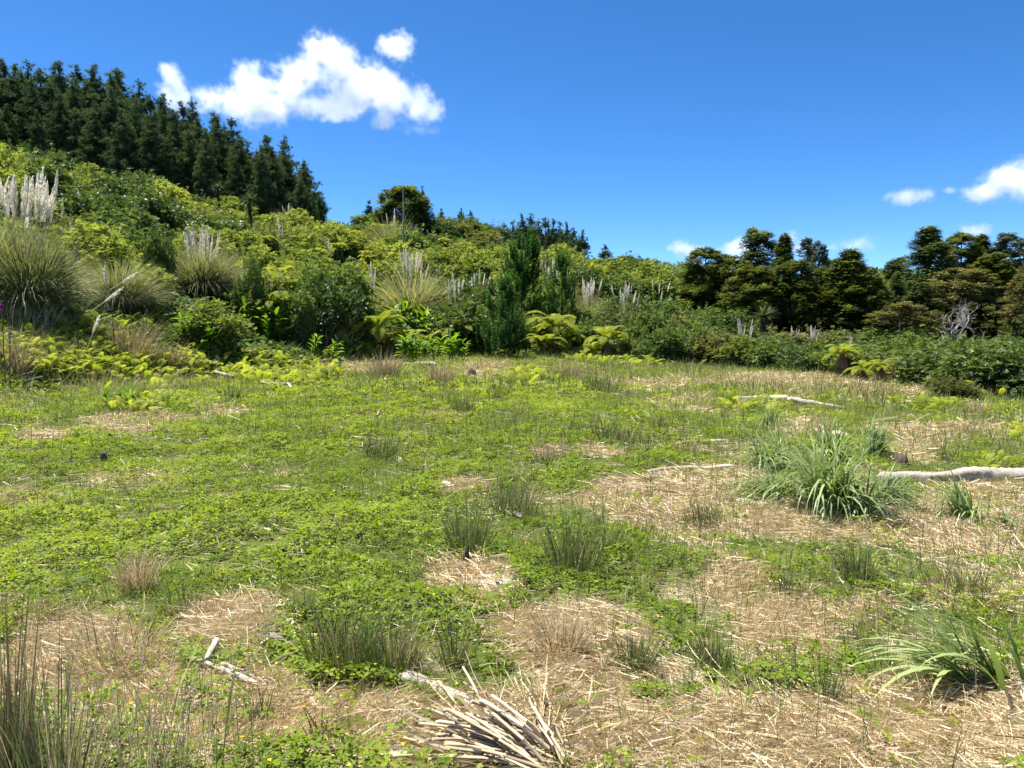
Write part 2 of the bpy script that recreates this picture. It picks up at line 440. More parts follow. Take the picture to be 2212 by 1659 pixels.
def spiky(k, w=0.06, zmin=-0.1):
    V, T = [], []
    r = np.random.default_rng(k)
    for i in range(k):
        z = r.uniform(zmin, 1); a = r.uniform(0, 6.28); q = math.sqrt(1 - min(1, z * z))
        d = np.array([q * math.cos(a), q * math.sin(a), z]); s = nrm(np.cross(d, r.normal(size=3))) * w
        b = len(V); V += [tuple(-s), tuple(s), tuple(d)]; T.append((b, b + 1, b + 2))
    return V, T
SPIKE = spiky(12, 0.10)

def strips(mb, base, az, L, W, lean, droop, tint, nseg=3, twist=0.0, face=None, tip=True):
    """arching blades: base (n,3), az direction, lean = starting slope from vertical (rad), droop = extra bend (rad)"""
    n = len(base)
    t = np.linspace(0, 1, nseg + 1)
    ang = lean[:, None] + droop[:, None] * t[None] ** 1.3
    am = 0.5 * (ang[:, 1:] + ang[:, :-1])
    ds = L[:, None] / nseg
    h = np.concatenate([np.zeros((n, 1)), np.cumsum(np.sin(am) * ds, 1)], 1)
    z = np.concatenate([np.zeros((n, 1)), np.cumsum(np.cos(am) * ds, 1)], 1)
    dx, dy = np.cos(az), np.sin(az)
    P = np.stack([base[:, 0:1] + dx[:, None] * h, base[:, 1:2] + dy[:, None] * h, base[:, 2:3] + z], 2)
    sd = np.stack([-dy, dx, np.zeros(n)], 1)
    ta = rng.uniform(-1, 1, n) * twist + (0 if face is None else face)
    # turn the blade about its own run
    nx = np.stack([dx * np.cos(lean), dy * np.cos(lean), -np.sin(lean)], 1)
    sd = sd * np.cos(ta)[:, None] + nx * np.sin(ta)[:, None]
    wt = (1 - t ** 2.2) * (0.55 + 0.9 * t * (1 - t) * 2)
    if not tip: wt = np.ones_like(t)
    A = P + sd[:, None, :] * (W[:, None] * wt[None])[:, :, None] * 0.5
    B = P - sd[:, None, :] * (W[:, None] * wt[None])[:, :, None] * 0.5
    k = nseg + 1
    V = np.stack([A, B], 2).reshape(n, 2 * k, 3)
    fc = []
    for i in range(nseg):
        fc.append((2 * i, 2 * i + 1, 2 * i + 3, 2 * i + 2))
    fc = np.array(fc)
    Fc = (fc[None] + (np.arange(n) * 2 * k)[:, None, None]).reshape(-1, 4)
    mb.add(V.reshape(-1, 3), Fc, np.repeat(tint, 2 * k))
    return P
def tube(mb, pts, rad, ns=6, tint=0.5, cap=True):
    pts = np.asarray(pts, float); rad = np.broadcast_to(np.asarray(rad, float), (len(pts),))
    d = np.gradient(pts, axis=0); d = nrm(d)
    ref = np.array([0, 0, 1.0]) if abs(d[0][2]) < 0.9 else np.array([1.0, 0, 0])
    x = nrm(np.cross(d, ref)); y = np.cross(d, x)
    a = np.linspace(0, 2 * math.pi, ns, endpoint=False)
    V = pts[:, None, :] + rad[:, None, None] * (np.cos(a)[None, :, None] * x[:, None, :] + np.sin(a)[None, :, None] * y[:, None, :])
    V = V.reshape(-1, 3)
    Fc = [(i * ns + j, i * ns + (j + 1) % ns, (i + 1) * ns + (j + 1) % ns, (i + 1) * ns + j) for i in range(len(pts) - 1) for j in range(ns)]
    mb.add(V, Fc, tint)
    if cap:
        for e in (0, len(pts) - 1):
            ring = V[e * ns:(e + 1) * ns]
            c = pts[e]
            VV = np.vstack([ring, c]); tf = [(j, (j + 1) % ns, ns) for j in range(ns)]
            mb.add(VV, tf, tint)

# ------------------------------------------------------------------ ground sheet
def straw_map(u, v):
    """0 = green cover, 1 = dry straw, in the layout the field shows"""
    E = [(1500, 1590, 560, 95, 1.2), (2000, 1590, 420, 110, 1.3), (1100, 1620, 420, 95, 1.0), (1440, 1090, 165, 60, 1.1), (1850, 1135, 330, 45, 1.1), (2120, 1095, 140, 60, 1.1),
         (2150, 1165, 190, 50, 0.9), (1070, 1250, 85, 42, 1.0), (545, 1345, 110, 62, 0.95), (200, 1430, 230, 130, 0.95), (60, 1330, 170, 50, 0.8), (640, 1560, 230, 70, 0.9), (480, 1470, 140, 60, 0.75),
         (1215, 1385, 150, 75, 0.8), (1680, 1370, 110, 85, 0.8), (1540, 1260, 90, 40, 0.5), (2130, 1285, 150, 32, 0.8), (300, 915, 140, 26, 0.9), (760, 790, 130, 20, 0.9),
         (480, 880, 90, 18, 0.6), (90, 945, 90, 18, 0.7), (1760, 822, 230, 20, 0.85), (1430, 832, 110, 14, 0.7), (1480, 872, 80, 14, 0.6), (1985, 960, 110, 40, 0.7), (1745, 925, 60, 28, 1.0),
         (2120, 935, 120, 22, 0.6), (1290, 982, 50, 14, 0.8), (1180, 985, 50, 12, 0.7), (980, 1055, 60, 18, 0.8), (1040, 800, 60, 18, 0.8), (930, 895, 60, 12, 0.6), (1560, 1030, 120, 30, 0.7),
         (900, 1440, 120, 40, 0.4), (1330, 1450, 150, 40, 0.6), (330, 1600, 340, 80, 0.75), (1960, 845, 130, 16, 0.6), (650, 1025, 60, 12, 0.5), (1850, 1330, 60, 30, 0.4), (15, 865, 60, 12, 0.8)]
    t = np.zeros_like(u)
    for (a, b, ra, rb, s) in E:
        q = ((u - a) / ra) ** 2 + ((v - b) / rb) ** 2
        t = np.maximum(t, s * np.clip(1.35 - q, 0, 1))
    return t
def cover(x, y):
    z = terrain(x, y)
    u, v = proj(x, np.maximum(y, 0.5), z)
    wob = (fbm(x, y, 0.9, 31, 3) - 0.5) * 620 / np.maximum(y, 2)
    wob2 = (fbm(x, y, 0.8, 36, 3) - 0.5) * 620 / np.maximum(y, 2)
    s = straw_map(u + wob * 1.6, v + wob2 * 0.45)
    n = fbm(x, y, 0.9, 41, 4)
    far = sstep(10, 22, y)
    right = sstep(1150, 1700, u)
    s = s + (n - 0.5) * 1.25 + (fbm(x, y, 0.28, 45, 2) - 0.5) * 0.5 + 0.10 * far + 0.12 * right - 0.05
    return np.clip(s, 0, 1), u, v

gx = np.concatenate([-np.geomspace(420, 9.1, 90), np.linspace(-9, 9, 170), np.geomspace(9.1, 420, 90)])
gy = np.concatenate([np.linspace(-40, 1.5, 16), np.linspace(1.6, 14, 130), np.geomspace(14.1, 60, 110), np.geomspace(61, 1500, 90)])
GX, GY = np.meshgrid(gx, gy)
GZ = terrain(GX.ravel(), GY.ravel())
mb = Mesh()
nx_, ny_ = len(gx), len(gy)
ii, jj = np.meshgrid(np.arange(nx_ - 1), np.arange(ny_ - 1))
b = (jj * nx_ + ii).ravel()
sv, _, _ = cover(GX.ravel(), GY.ravel())
hillm = sstep(0.0, 3.0, GY.ravel() - edge(GX.ravel(), GY.ravel()))
mb.add(np.stack([GX.ravel(), GY.ravel(), GZ], 1), np.stack([b, b + 1, b + 1 + nx_, b + nx_], 1), sv * (1 - hillm))
def ground_mat():
    m, N, L = new_mat('field_soil_and_moss')
    a = attr(N, 'tint')
    tc = N.new('ShaderNodeTexCoord')
    n1 = N.new('ShaderNodeTexNoise'); n1.inputs['Scale'].default_value = 9; n1.inputs['Detail'].default_value = 8; n1.inputs['Roughness'].default_value = 0.7
    L.new(tc.outputs['Object'], n1.inputs['Vector'])
    n2 = N.new('ShaderNodeTexNoise'); n2.inputs['Scale'].default_value = 60; n2.inputs['Detail'].default_value = 5
    L.new(tc.outputs['Object'], n2.inputs['Vector'])
    def ramp(stops, src):
        r = N.new('ShaderNodeValToRGB'); e = r.color_ramp.elements
        e[0].position, e[0].color = stops[0][0], (*stops[0][1], 1); e[1].position, e[1].color = stops[-1][0], (*stops[-1][1], 1)
        for p, c in stops[1:-1]:
            q = e.new(p); q.color = (*c, 1)
        L.new(src, r.inputs['Fac']); return r.outputs[0]
    g = ramp([(0.3, (0.035, 0.052, 0.012)), (0.5, (0.075, 0.105, 0.018)), (0.7, (0.15, 0.15, 0.05))], n1.outputs[0])
    s = ramp([(0.3, (0.22, 0.17, 0.10)), (0.5, (0.44, 0.37, 0.235)), (0.68, (0.62, 0.55, 0.385))], n2.outputs[0])
    ad = N.new('ShaderNodeMath'); ad.operation = 'MULTIPLY_ADD'
    L.new(n1.outputs[0], ad.inputs[0]); ad.inputs[1].default_value = 0.8; ad.inputs[2].default_value = -0.4
    a2 = N.new('ShaderNodeMath'); a2.operation = 'ADD'; L.new(a.outputs['Fac'], a2.inputs[0]); L.new(ad.outputs[0], a2.inputs[1])
    mr = N.new('ShaderNodeMapRange'); mr.interpolation_type = 'SMOOTHSTEP'; L.new(a2.outputs[0], mr.inputs['Value'])
    mr.inputs['From Min'].default_value = 0.15; mr.inputs['From Max'].default_value = 0.6
    mx = N.new('ShaderNodeMix'); mx.data_type = 'RGBA'
    L.new(mr.outputs[0], mx.inputs['Factor']); L.new(g, mx.inputs[6]); L.new(s, mx.inputs[7])
    pb = N.new('ShaderNodeBsdfPrincipled'); pb.inputs['Roughness'].default_value = 0.95; pb.inputs['Specular IOR Level'].default_value = 0.1
    L.new(mx.outputs[2], pb.inputs['Base Color'])
    bp = N.new('ShaderNodeBump'); bp.inputs['Strength'].default_value = 0.8; bp.inputs['Distance'].default_value = 0.03
    L.new(n2.outputs[0], bp.inputs['Height']); L.new(bp.outputs[0], pb.inputs['Normal'])
    out = N.new('ShaderNodeOutputMaterial'); L.new(pb.outputs[0], out.inputs['Surface'])
    return m
g_o = link('ground', mb.mesh('ground', ground_mat(), True)); g_o['kind'] = 'structure'

# ------------------------------------------------------------------ plant forms
def trunk_mesh(H, r, name, mat, lean=0.03, ns=7, seed=0, limbs=0, crown_r=1.5, z0=0.3):
    r_ = np.random.default_rng(seed)
    mb = Mesh()
    zs = np.linspace(-0.3, H, 9)
    px = np.cumsum(r_.normal(0, lean, 9)) * H / 9; py = np.cumsum(r_.normal(0, lean, 9)) * H / 9
    P = np.stack([px - px[0], py - py[0], zs], 1)
    tube(mb, P, r * np.linspace(1, 0.12, 9) ** 0.8, ns)
    for k in range(limbs):
        t = r_.uniform(z0, 0.9); z = t * H
        c = np.array([np.interp(z, zs, P[:, 0]), np.interp(z, zs, P[:, 1]), z])
        a = r_.uniform(0, 6.28); l = crown_r * r_.uniform(0.5, 0.95) * (1.1 - 0.6 * t)
        q = np.linspace(0, 1, 5)[:, None]
        pts = c + q * l * np.array([math.cos(a), math.sin(a), r_.uniform(0.15, 0.6)]) + r_.normal(0, 0.04 * l, (5, 3)) * q
        tube(mb, pts, r * 0.4 * np.linspace(1, 0.2, 5) * (1.1 - t), 5, cap=False)
    return mb.mesh(name, mat, True)

def pine_crown(seed, H=14.0, wmax=3.0, whorls=26, z0=0.03, dens=20, ts=(0.36, 0.66)):
    r_ = np.random.default_rng(seed)
    mb = Mesh(); P, D, S, T = [], [], [], []
    for k in range(whorls):
        f = z0 + (1 - z0) * (k + r_.uniform(-.6, .6)) / whorls
        f = min(max(f, z0), 0.985)
        prof = (1 - f) ** 0.62 * (0.7 + 0.3 * min(1, f / 0.25)) * r_.uniform(.75, 1.15) * (1.0 if f < .7 else 1.0 - .75 * (f - .7) / .3)
        nb = r_.integers(4, 8); a0 = r_.uniform(0, 6.28)
        for j in range(nb):
            a = a0 + 6.28 * j / nb + r_.uniform(-.4, .4); f = min(.985, max(z0, f + r_.normal(0, .012)))
            l = wmax * prof * r_.uniform(0.55, 1.2) + 0.12
            up = r_.uniform(0.15, 0.5)
            nt_ = max(2, int(dens * l / wmax * 1.3))
            q = np.linspace(0.25, 1, nt_)
            x = np.cos(a) * l * q; y = np.sin(a) * l * q; z = f * H + l * up * q ** 1.6 - l * 0.12 * q
            pp = np.stack([x, y, z], 1) + r_.normal(0, 0.2, (nt_, 3))
            P.append(pp)
            d = np.stack([np.cos(a) + 0 * q, np.sin(a) + 0 * q, 0.7 + 0 * q], 1) + r_.normal(0, .35, (nt_, 3))
            D.append(d); S.append(r_.uniform(*ts, nt_) * (0.75 + 0.35 * (1 - f))); T.append(np.clip(0.35 + 0.35 * (q - 0.5) + r_.normal(0, .18, nt_), 0, 1))
    nl = 7
    P.append(np.stack([0 * np.zeros(nl), 0 * np.zeros(nl), np.linspace(0.9, 1.0, nl) * H], 1)); D.append(np.tile([0, 0, 1.0], (nl, 1))); S.append(np.linspace(0.45, 0.28, nl)); T.append(np.full(nl, .5))
    P, D, S, T = map(np.concatenate, (P, D, S, T))
    Rm = frames(D)
    Rm = Rm[:, :, [0, 2, 1]]            # put the spikes' own z along the shoot
    inst(mb, *SPIKE, P, Rm, S, T)
    return mb.mesh('crown', M['pine'])

def pad_crown(seed, mat, H, W, npads, prad=(0.5, 1.1), leaf=0.17, per=110, z0=0.04, shape='round', flat=0.55, tmpl=ROS3):
    """foliage in separate flattened sprays with gaps between them"""
    r_ = np.random.default_rng(seed)
    mb = Mesh()
    for k in range(npads):
        f = r_.uniform(z0, 1.0)
        if shape == 'round': prof = math.sqrt(max(0.02, 1 - ((f - 0.45) / 0.58) ** 2))
        elif shape == 'cone': prof = max(0.08, (1 - f) ** 0.7 * 1.05)
        elif shape == 'flat': prof = 0.35 + 0.75 * f if f < 0.8 else 0.95 - (f - 0.8) * 2.2
        else: prof = 0.8 * math.sqrt(max(0.03, 1 - ((f - 0.55) / 0.5) ** 2))
        a = r_.uniform(0, 6.28); rr = W * prof * r_.uniform(0.2, 1.0) ** 0.5 * r_.uniform(0.85, 1.1)
        c = np.array([math.cos(a) * rr, math.sin(a) * rr, f * H * 0.97])
        pr = r_.uniform(*prad) * (1.1 - 0.45 * f)
        n = int(per * .92 * pr ** 1.3)
        q = rdir2(r_, n); rad = pr * r_.uniform(0.3, 1.0, n) ** 0.5
        pos = c + q * rad[:, None] * np.array([1, 1, flat])
        pos[:, 2] -= 0.30 * (np.linalg.norm(pos[:, :2] - c[:2], axis=1) ** 2) / max(pr, .1)
        d = q * np.array([1, 1, 0.25]) + np.array([math.cos(a), math.sin(a), 0]) * 0.5 + r_.normal(0, .3, (n, 3))
        tb = r_.uniform(0.15, 0.75)
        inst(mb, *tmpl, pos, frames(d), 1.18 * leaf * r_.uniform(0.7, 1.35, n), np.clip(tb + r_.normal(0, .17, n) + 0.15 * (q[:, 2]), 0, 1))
    return mb.mesh('crown', mat)
def rdir2(r_, n):
    z = r_.uniform(-1, 1, n); a = r_.uniform(0, 6.283, n); r = np.sqrt(1 - z * z)
    return np.stack([r * np.cos(a), r * np.sin(a), z], 1)

def shrub_crown(seed, mat, leaf=0.13, n=900, lobes=11, tall=1.35, tmpl=ROS5, wild=0.16):
    r_ = np.random.default_rng(seed)
    mb = Mesh()
    for k in range(lobes):
        a = r_.uniform(0, 6.28); rr = math.sqrt(r_.uniform(0, 1)) * 0.72
        hz = r_.uniform(0.25, 1.0) * tall * (1.0 - 0.45 * rr)
        c = np.array([math.cos(a) * rr, math.sin(a) * rr, hz * 0.78])
        lr = r_.uniform(0.26, 0.5)
        m = int(n / lobes * (lr / 0.38) ** 2)
        q = rdir2(r_, m); rad = lr * r_.uniform(0.35, 1.08, m) ** 0.6
        pos = c + q * rad[:, None] * np.array([1, 1, 0.85]) + r_.normal(0, wild * 0.35, (m, 3))
        pos[:, 2] = np.maximum(pos[:, 2], 0.03)
        d = q + r_.normal(0, .45, (m, 3)) + np.array([0, 0, -0.1])
        up = q * 0.8 + np.array([0, 0, 0.9])
        tb = r_.uniform(0.25, 0.65)
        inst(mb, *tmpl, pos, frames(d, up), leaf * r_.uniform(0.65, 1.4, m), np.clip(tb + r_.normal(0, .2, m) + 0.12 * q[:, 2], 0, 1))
    # leafy shoots that stick out of the outline
    for k in range(26):
        q = rdir2(r_, 1)[0]; q[2] = abs(q[2]) * 0.8 + 0.25
        base = q * np.array([0.75, 0.75, tall * 0.75]); m = 6
        tt = np.linspace(0, 1, m)[:, None]
        dv = nrm((q * np.array([.6, .6, .5]) + np.array([0, 0, .8]))[None])[0]
        pos = base + dv * tt * r_.uniform(0.18, 0.42) + r_.normal(0, 0.02, (m, 3))
        inst(mb, *tmpl, pos, frames(dv + r_.normal(0, .6, (m, 3))), leaf * r_.uniform(0.6, 1.1, m), np.clip(0.65 + r_.normal(0, .2, m), 0, 1))
    return mb.mesh('crown', mat)
def shrub_stems(seed, tall=1.0, n=6):
    r_ = np.random.default_rng(seed); mb = Mesh()
    for k in range(n):
        a = r_.uniform(0, 6.28); q = np.linspace(0, 1, 5)[:, None]
        e = np.array([math.cos(a) * r_.uniform(.1, .55), math.sin(a) * r_.uniform(.1, .55), tall * r_.uniform(.6, 1)])
        tube(mb, np.array([math.cos(a) * .05, math.sin(a) * .05, -0.12]) + q * e + r_.normal(0, .03, (5, 3)) * q, 0.028 * np.linspace(1, .3, 5), 5, cap=False)
    return mb.mesh('stems', M['bark'], True)

def frond_mesh(seed, mat, pairs=24, wid=0.2, arch=1.25, dip=0.9, name='frond', tb=0.55):
    """one frond, 1 m long: starts along +y and up, arches over"""
    r_ = np.random.default_rng(seed); mb = Mesh()
    t = np.linspace(0, 1, 13); ang = arch - (arch + dip) * t ** 1.2
    y = np.concatenate([[0], np.cumsum(np.cos(ang[1:]) / 12)]); z = np.concatenate([[0], np.cumsum(np.sin(ang[1:]) / 12)])
    P = np.stack([np.zeros(13), y, z], 1)
    tube(mb, P, np.linspace(0.010, 0.002, 13), 3, tint=0.15, cap=False)
    s = np.linspace(0.16, 0.99, pairs)
    C = np.stack([np.zeros(pairs), np.interp(s, t, y), np.interp(s, t, z)], 1)
    A = np.interp(s, t, ang)
    wl = wid * (np.sin(np.clip((s - 0.08) / 0.92, 0, 1) ** 0.75 * math.pi) ** 0.7 + 0.05)
    for sg in (-1, 1):
        l = wl * r_.uniform(0.85, 1.12, pairs)
        fw = np.stack([np.zeros(pairs), np.cos(A), np.sin(A)], 1); nm = np.stack([np.zeros(pairs), -np.sin(A), np.cos(A)], 1)
        sd = np.tile([sg * 1.0, 0, 0], (pairs, 1))
        w_ = 0.36 / pairs
        b0 = C - fw * w_ * .7; b1 = C + fw * w_ * .7
        m0 = C + sd * l[:, None] * .55 + fw * l[:, None] * 0.10 - fw * w_ - nm * l[:, None] * 0.02
        m1 = C + sd * l[:, None] * .55 + fw * l[:, None] * 0.16 + fw * w_ - nm * l[:, None] * 0.02
        e = C + sd * l[:, None] + fw * l[:, None] * 0.30 - nm * l[:, None] * r_.uniform(0.1, .3, pairs)[:, None]
        V = np.stack([b0, b1, m0, m1, e], 1).reshape(-1, 3)
        q = np.array([(0, 1, 3), (0, 3, 2), (2, 3, 4)])
        Fc = (q[None] + (np.arange(pairs) * 5)[:, None, None]).reshape(-1, 3)
        mb.add(V, Fc, np.repeat(np.clip(tb + 0.2 * (s - .5) + r_.normal(0, .12, pairs), 0, 1), 5))
    return mb.mesh(name, mat)
FROND = [frond_mesh(k, M['fern'], 30, 0.19 + 0.02 * k, 1.05 + 0.12 * k, 0.75 + .12 * k) for k in range(3)]
DEAD_FROND = []
for f_ in FROND[:2]:
    c_ = f_.copy(); c_.name = 'dead_frond'; c_.materials[0] = M['dead']; DEAD_FROND.append(c_)
def fern_head(seed, n=15):
    """a whole crown of fronds in one mesh, for far ferns"""
    r_ = np.random.default_rng(seed); mb = Mesh()
    for k in range(n):
        src = FROND[k % 3]
        V = np.zeros(len(src.vertices) * 3); src.vertices.foreach_get('co', V); V = V.reshape(-1, 3)
        T = np.zeros(len(V)); src.attributes['tint'].data.foreach_get('value', T)
        a = 6.28 * k / n + r_.uniform(-.2, .2); s = r_.uniform(.75, 1.1); p = r_.uniform(-.35, .25)
        V = V * s
        V = np.stack([V[:, 0], V[:, 1] * math.cos(p) - V[:, 2] * math.sin(p), V[:, 1] * math.sin(p) + V[:, 2] * math.cos(p)], 1)
        V = np.stack([V[:, 0] * math.cos(a) - V[:, 1] * math.sin(a), V[:, 0] * math.sin(a) + V[:, 1] * math.cos(a), V[:, 2]], 1)
        tr = np.array([p_.vertices[:] for p_ in src.polygons if len(p_.vertices) == 3]); qd = np.array([p_.vertices[:] for p_ in src.polygons if len(p_.vertices) == 4])
        mb.add(V, tr, T); mb.add(V, qd, T)
    return mb.mesh('crown', M['fern'])
FERN_HEAD = [fern_head(k + 3, 13 + k) for k in range(3)]

def tree_fern(u, y, size, label, trunk_h=0.5, near=True, n=15, group='tree ferns on the bush edge and slope', seed=0, p=None):
    r_ = np.random.default_rng(seed + int(u))
    p = on(u, y) if p is None else p
    t = thing('tree_fern', label, 'tree fern', p, r_.uniform(0, 6.28), 1.0, group)
    mb = Mesh(); tube(mb, [(0, 0, -0.3), (0.02, 0, trunk_h * .5), (0, 0.02, trunk_h + .05)], [.11, .1, .08], 7)
    link('trunk', mb.mesh('trunk', M['bark'], True), t)
    if near:
        for k in range(n):
            o = link('frond', FROND[k % 3], t)
            inner = k % 4 == 0
            o.location = (0, 0, trunk_h)
            s = size * r_.uniform(0.8, 1.12)
            o.rotation_euler = (r_.uniform(.15, .5) if inner else r_.uniform(-.5, .15), r_.uniform(-.15, .15), 6.28 * k / n + r_.uniform(-.2, .2))
            o.scale = (s, s, s)
        for k in range(6):
            o = link('dead_frond', DEAD_FROND[k % 2], t)
            o.location = (0, 0, trunk_h - .04); s = size * r_.uniform(.5, .85)
            o.rotation_euler = (r_.uniform(-1.9, -1.1), r_.uniform(-.3, .3), r_.uniform(0, 6.28)); o.scale = (s, s, s)
    else:
        o = link('crown', FERN_HEAD[int(u) % 3], t); o.location = (0, 0, trunk_h); o.scale = (size,) * 3
    return t

# pampas
def plume_mesh(seed, stem=1.0, L=0.75, w=0.038):
    r_ = np.random.default_rng(seed); mb = Mesh()
    bend = r_.uniform(-.06, .1)
    zs = np.linspace(0, stem + L, 7)
    P = np.stack([bend * (zs / (stem + L)) ** 2 * (stem + L), 0 * zs, zs], 1)
    tube(mb, P, np.linspace(.008, .003, 7), 4, tint=0.0, cap=False)
    n = 170
    q = r_.uniform(0, 1, n); z = stem + q * L
    pr = w * (np.sin(np.clip(q * .93 + .07, 0, 1) * math.pi) ** .6 + .1)
    a = r_.uniform(0, 6.28, n)
    B = np.stack([bend * (z / (stem + L)) ** 2 * (stem + L), 0 * z, z], 1)
    o = np.stack([np.cos(a), np.sin(a), 0 * a], 1)
    tip = B + o * pr[:, None] + np.array([0, 0, 1.0]) * r_.uniform(.06, .15, n)[:, None]
    sd = np.stack([-np.sin(a), np.cos(a), 0 * a], 1) * r_.uniform(.006, .014, n)[:, None]
    mid = (B + tip) / 2 + o * pr[:, None] * .25
    V = np.stack([B, mid - sd, mid + sd, tip], 1).reshape(-1, 3)
    f = np.array([(0, 1, 2), (1, 3, 2)])
    mb.add(V, (f[None] + (np.arange(n) * 4)[:, None, None]).reshape(-1, 3), np.repeat(np.clip(.55 + r_.normal(0, .25, n), 0, 1), 4))
    return mb.mesh('plume', M['plume'])
PLUME_TALL = [plume_mesh(20 + k, 2.9, .75 + .08 * (k % 3), .047 + .01 * (k % 2)) for k in range(4)]
PLUME_LOW = [plume_mesh(30 + k, .45, .5 + .06 * (k % 3), .04 + .006 * (k % 2)) for k in range(4)]
PLUME = [plume_mesh(k, 1.0, .7 + .08 * (k % 3), .036 + .008 * (k % 2)) for k in range(5)]
def blade_mound(seed, n, L, W, mat, lean=(0.05, 0.95), droop=(0.7, 1.9), r0=0.25, tb=0.45, nseg=5, name='leaves', skew=None):
    global rng
    r_ = np.random.default_rng(seed); mb = Mesh()
    az = r_.uniform(0, 6.28, n)
    if skew is not None: az = skew + r_.normal(0, 1.0, n)
    rr = np.sqrt(r_.uniform(0, 1, n)) * r0; pa = az + r_.normal(0, .8, n)
    base = np.stack([np.cos(pa) * rr, np.sin(pa) * rr, np.full(n, -.04)], 1)
    ln = r_.uniform(0, 1, n) ** 0.8
    strips(mb, base, az, L * r_.uniform(.6, 1.1, n), W * r_.uniform(.7, 1.3, n), lean[0] + (lean[1] - lean[0]) * ln, r_.uniform(*droop, n) * (0.45 + 0.55 * ln),
           np.clip(tb + r_.normal(0, .22, n), 0, 1), nseg, 0.7)
    return mb.mesh(name, mat)
PAMPAS_L = [blade_mound(50 + k, 1500, 1.0, 0.011, M['pampas'], r0=.16) for k in range(3)]
PAMPAS_BIG = blade_mound(60, 3200, 1.0, 0.0085, M['pampas'], r0=.17, nseg=6)
def pampas(p, leaf_h, plume_top, nplumes, spread, label, wide=1.0, seed=0, big=False, lean=0.0, name='pampas_clump', group='pampas clumps with white plumes'):
    r_ = np.random.default_rng(seed)
    t = thing(name, label, 'pampas grass', p, 0, 1.0, group)
    if leaf_h > 0:
        o = link('leaves', PAMPAS_BIG if big else PAMPAS_L[seed % 3], t); o.scale = (leaf_h * 1.5 * wide, leaf_h * 1.5 * wide, leaf_h * 1.55); o.rotation_euler = (0, 0, r_.uniform(0, 6.28))
    for k in range(nplumes):
        h = plume_top * r_.uniform(.76, 1.0)
        a = r_.uniform(0, 6.28); rr = math.sqrt(r_.uniform(0, 1)) * spread
        src, nat = (PLUME_TALL, 3.7) if h > 2.6 else (PLUME_LOW, 1.0) if h < 1.3 else (PLUME, 1.75)
        o = link('plume', src[k % len(src)], t)
        x0 = math.cos(a) * rr
        o.location = (x0 * .3, math.sin(a) * rr * .3, 0)
        o.rotation_euler = (-math.sin(a) * rr * .7 / max(h, .3) + r_.normal(0, .06), math.cos(a) * rr * .7 / max(h, .3) + lean + r_.normal(0, .07), r_.uniform(0, 6.28))
        k_ = h / nat; wk = max(0.9, min(k_, 1.5)) * 1.0
        o.scale = (wk, wk, k_)
    return t

# young pine: brush-like upright shoots
def young_pine_crown(seed, H=3.2, W=1.0):
    r_ = np.random.default_rng(seed); mb = Mesh()
    P, D, T = [], [], []
    def shoot(p0, p1, p2, n):
        q = np.linspace(0, 1, n)[:, None]
        pts = (1 - q) ** 2 * p0 + 2 * q * (1 - q) * p1 + q ** 2 * p2
        d = nrm(np.gradient(pts, axis=0))
        P.append(pts); D.append(d); T.append(np.linspace(.25, .75, n) + r_.normal(0, .08, n))
    shoot(np.array([0, 0, .2]), np.array([0, 0, H * .6]), np.array([0, 0, H]), 40)
    for k in range(70):
        f = r_.uniform(.02, .9) ** 1.1; a = r_.uniform(0, 6.28)
        l = 1.15 * W * (1 - f) ** .6 * r_.uniform(.6, 1.1) * (0.75 + 0.5 * min(1, f / .2) * .5)
        o = np.array([math.cos(a), math.sin(a), 0])
        p0 = np.array([0, 0, f * H]); rise = r_.uniform(.4, .85)
        p1 = p0 + o * l * .9 + np.array([0, 0, .05]); p2 = p0 + o * l + np.array([0, 0, rise * (1.15 - .5 * f) + .1])
        shoot(p0 + o * .1, p1, p2, 16)
        for s in range(r_.integers(1, 4)):
            b = p0 + o * l * r_.uniform(.4, .95); sa = a + r_.uniform(-.9, .9)
            so = np.array([math.cos(sa), math.sin(sa), 0]) * r_.uniform(.08, .22)
            shoot(b, b + so, b + so + np.array([0, 0, r_.uniform(.3, .65)]), 10)
    P, D, T = map(np.concatenate, (P, D, T))
    n = len(P); k = 13
    Pk = np.repeat(P, k, 0) + r_.normal(0, .012, (n * k, 3)); Dk = np.repeat(D, k, 0)
    q = rdir2(r_, n * k); q = nrm(q - (q * Dk).sum(1, keepdims=True) * Dk)
    dn = nrm(Dk * .85 + q * .62); l = r_.uniform(.06, .105, n * k)
    sd = nrm(np.cross(dn, q)) * .008
    V = np.stack([Pk - sd, Pk + sd, Pk + dn * l[:, None]], 1).reshape(-1, 3)
    mb.add(V, np.arange(len(V)).reshape(-1, 3), np.repeat(np.clip(np.repeat(T, k) + r_.normal(0, .1, n * k), 0, 1), 3))
    return mb.mesh('crown', M['young_pine'])

# ginger
def lance(seed, L=0.36, W=0.085, fold=.25, droop=.5):
    r_ = np.random.default_rng(seed); mb = Mesh()
    t = np.linspace(0, 1, 7); wd = W * np.sin(np.clip(t * .95 + .05, 0, 1) * math.pi) ** .8 * .5 + .002
    ang = -droop * t; y = np.concatenate([[0], np.cumsum(np.cos(ang[1:]) * L / 6)]); z = np.concatenate([[0], np.cumsum(np.sin(ang[1:]) * L / 6)])
    Lf = np.stack([-wd, y, z + wd * fold * 2], 1); C = np.stack([0 * t, y, z], 1); Rt = np.stack([wd, y, z + wd * fold * 2], 1)
    V = np.concatenate([Lf, C, Rt]); fc = []
    for i in range(6):
        fc += [(7 + i, 8 + i, i + 1, i), (14 + i, 15 + i, 8 + i, 7 + i)]
    mb.add(V, fc, 0.35 + .2 * seed + 0.12 * t.tolist()[0]); return mb.mesh('leaf', M['ginger'])
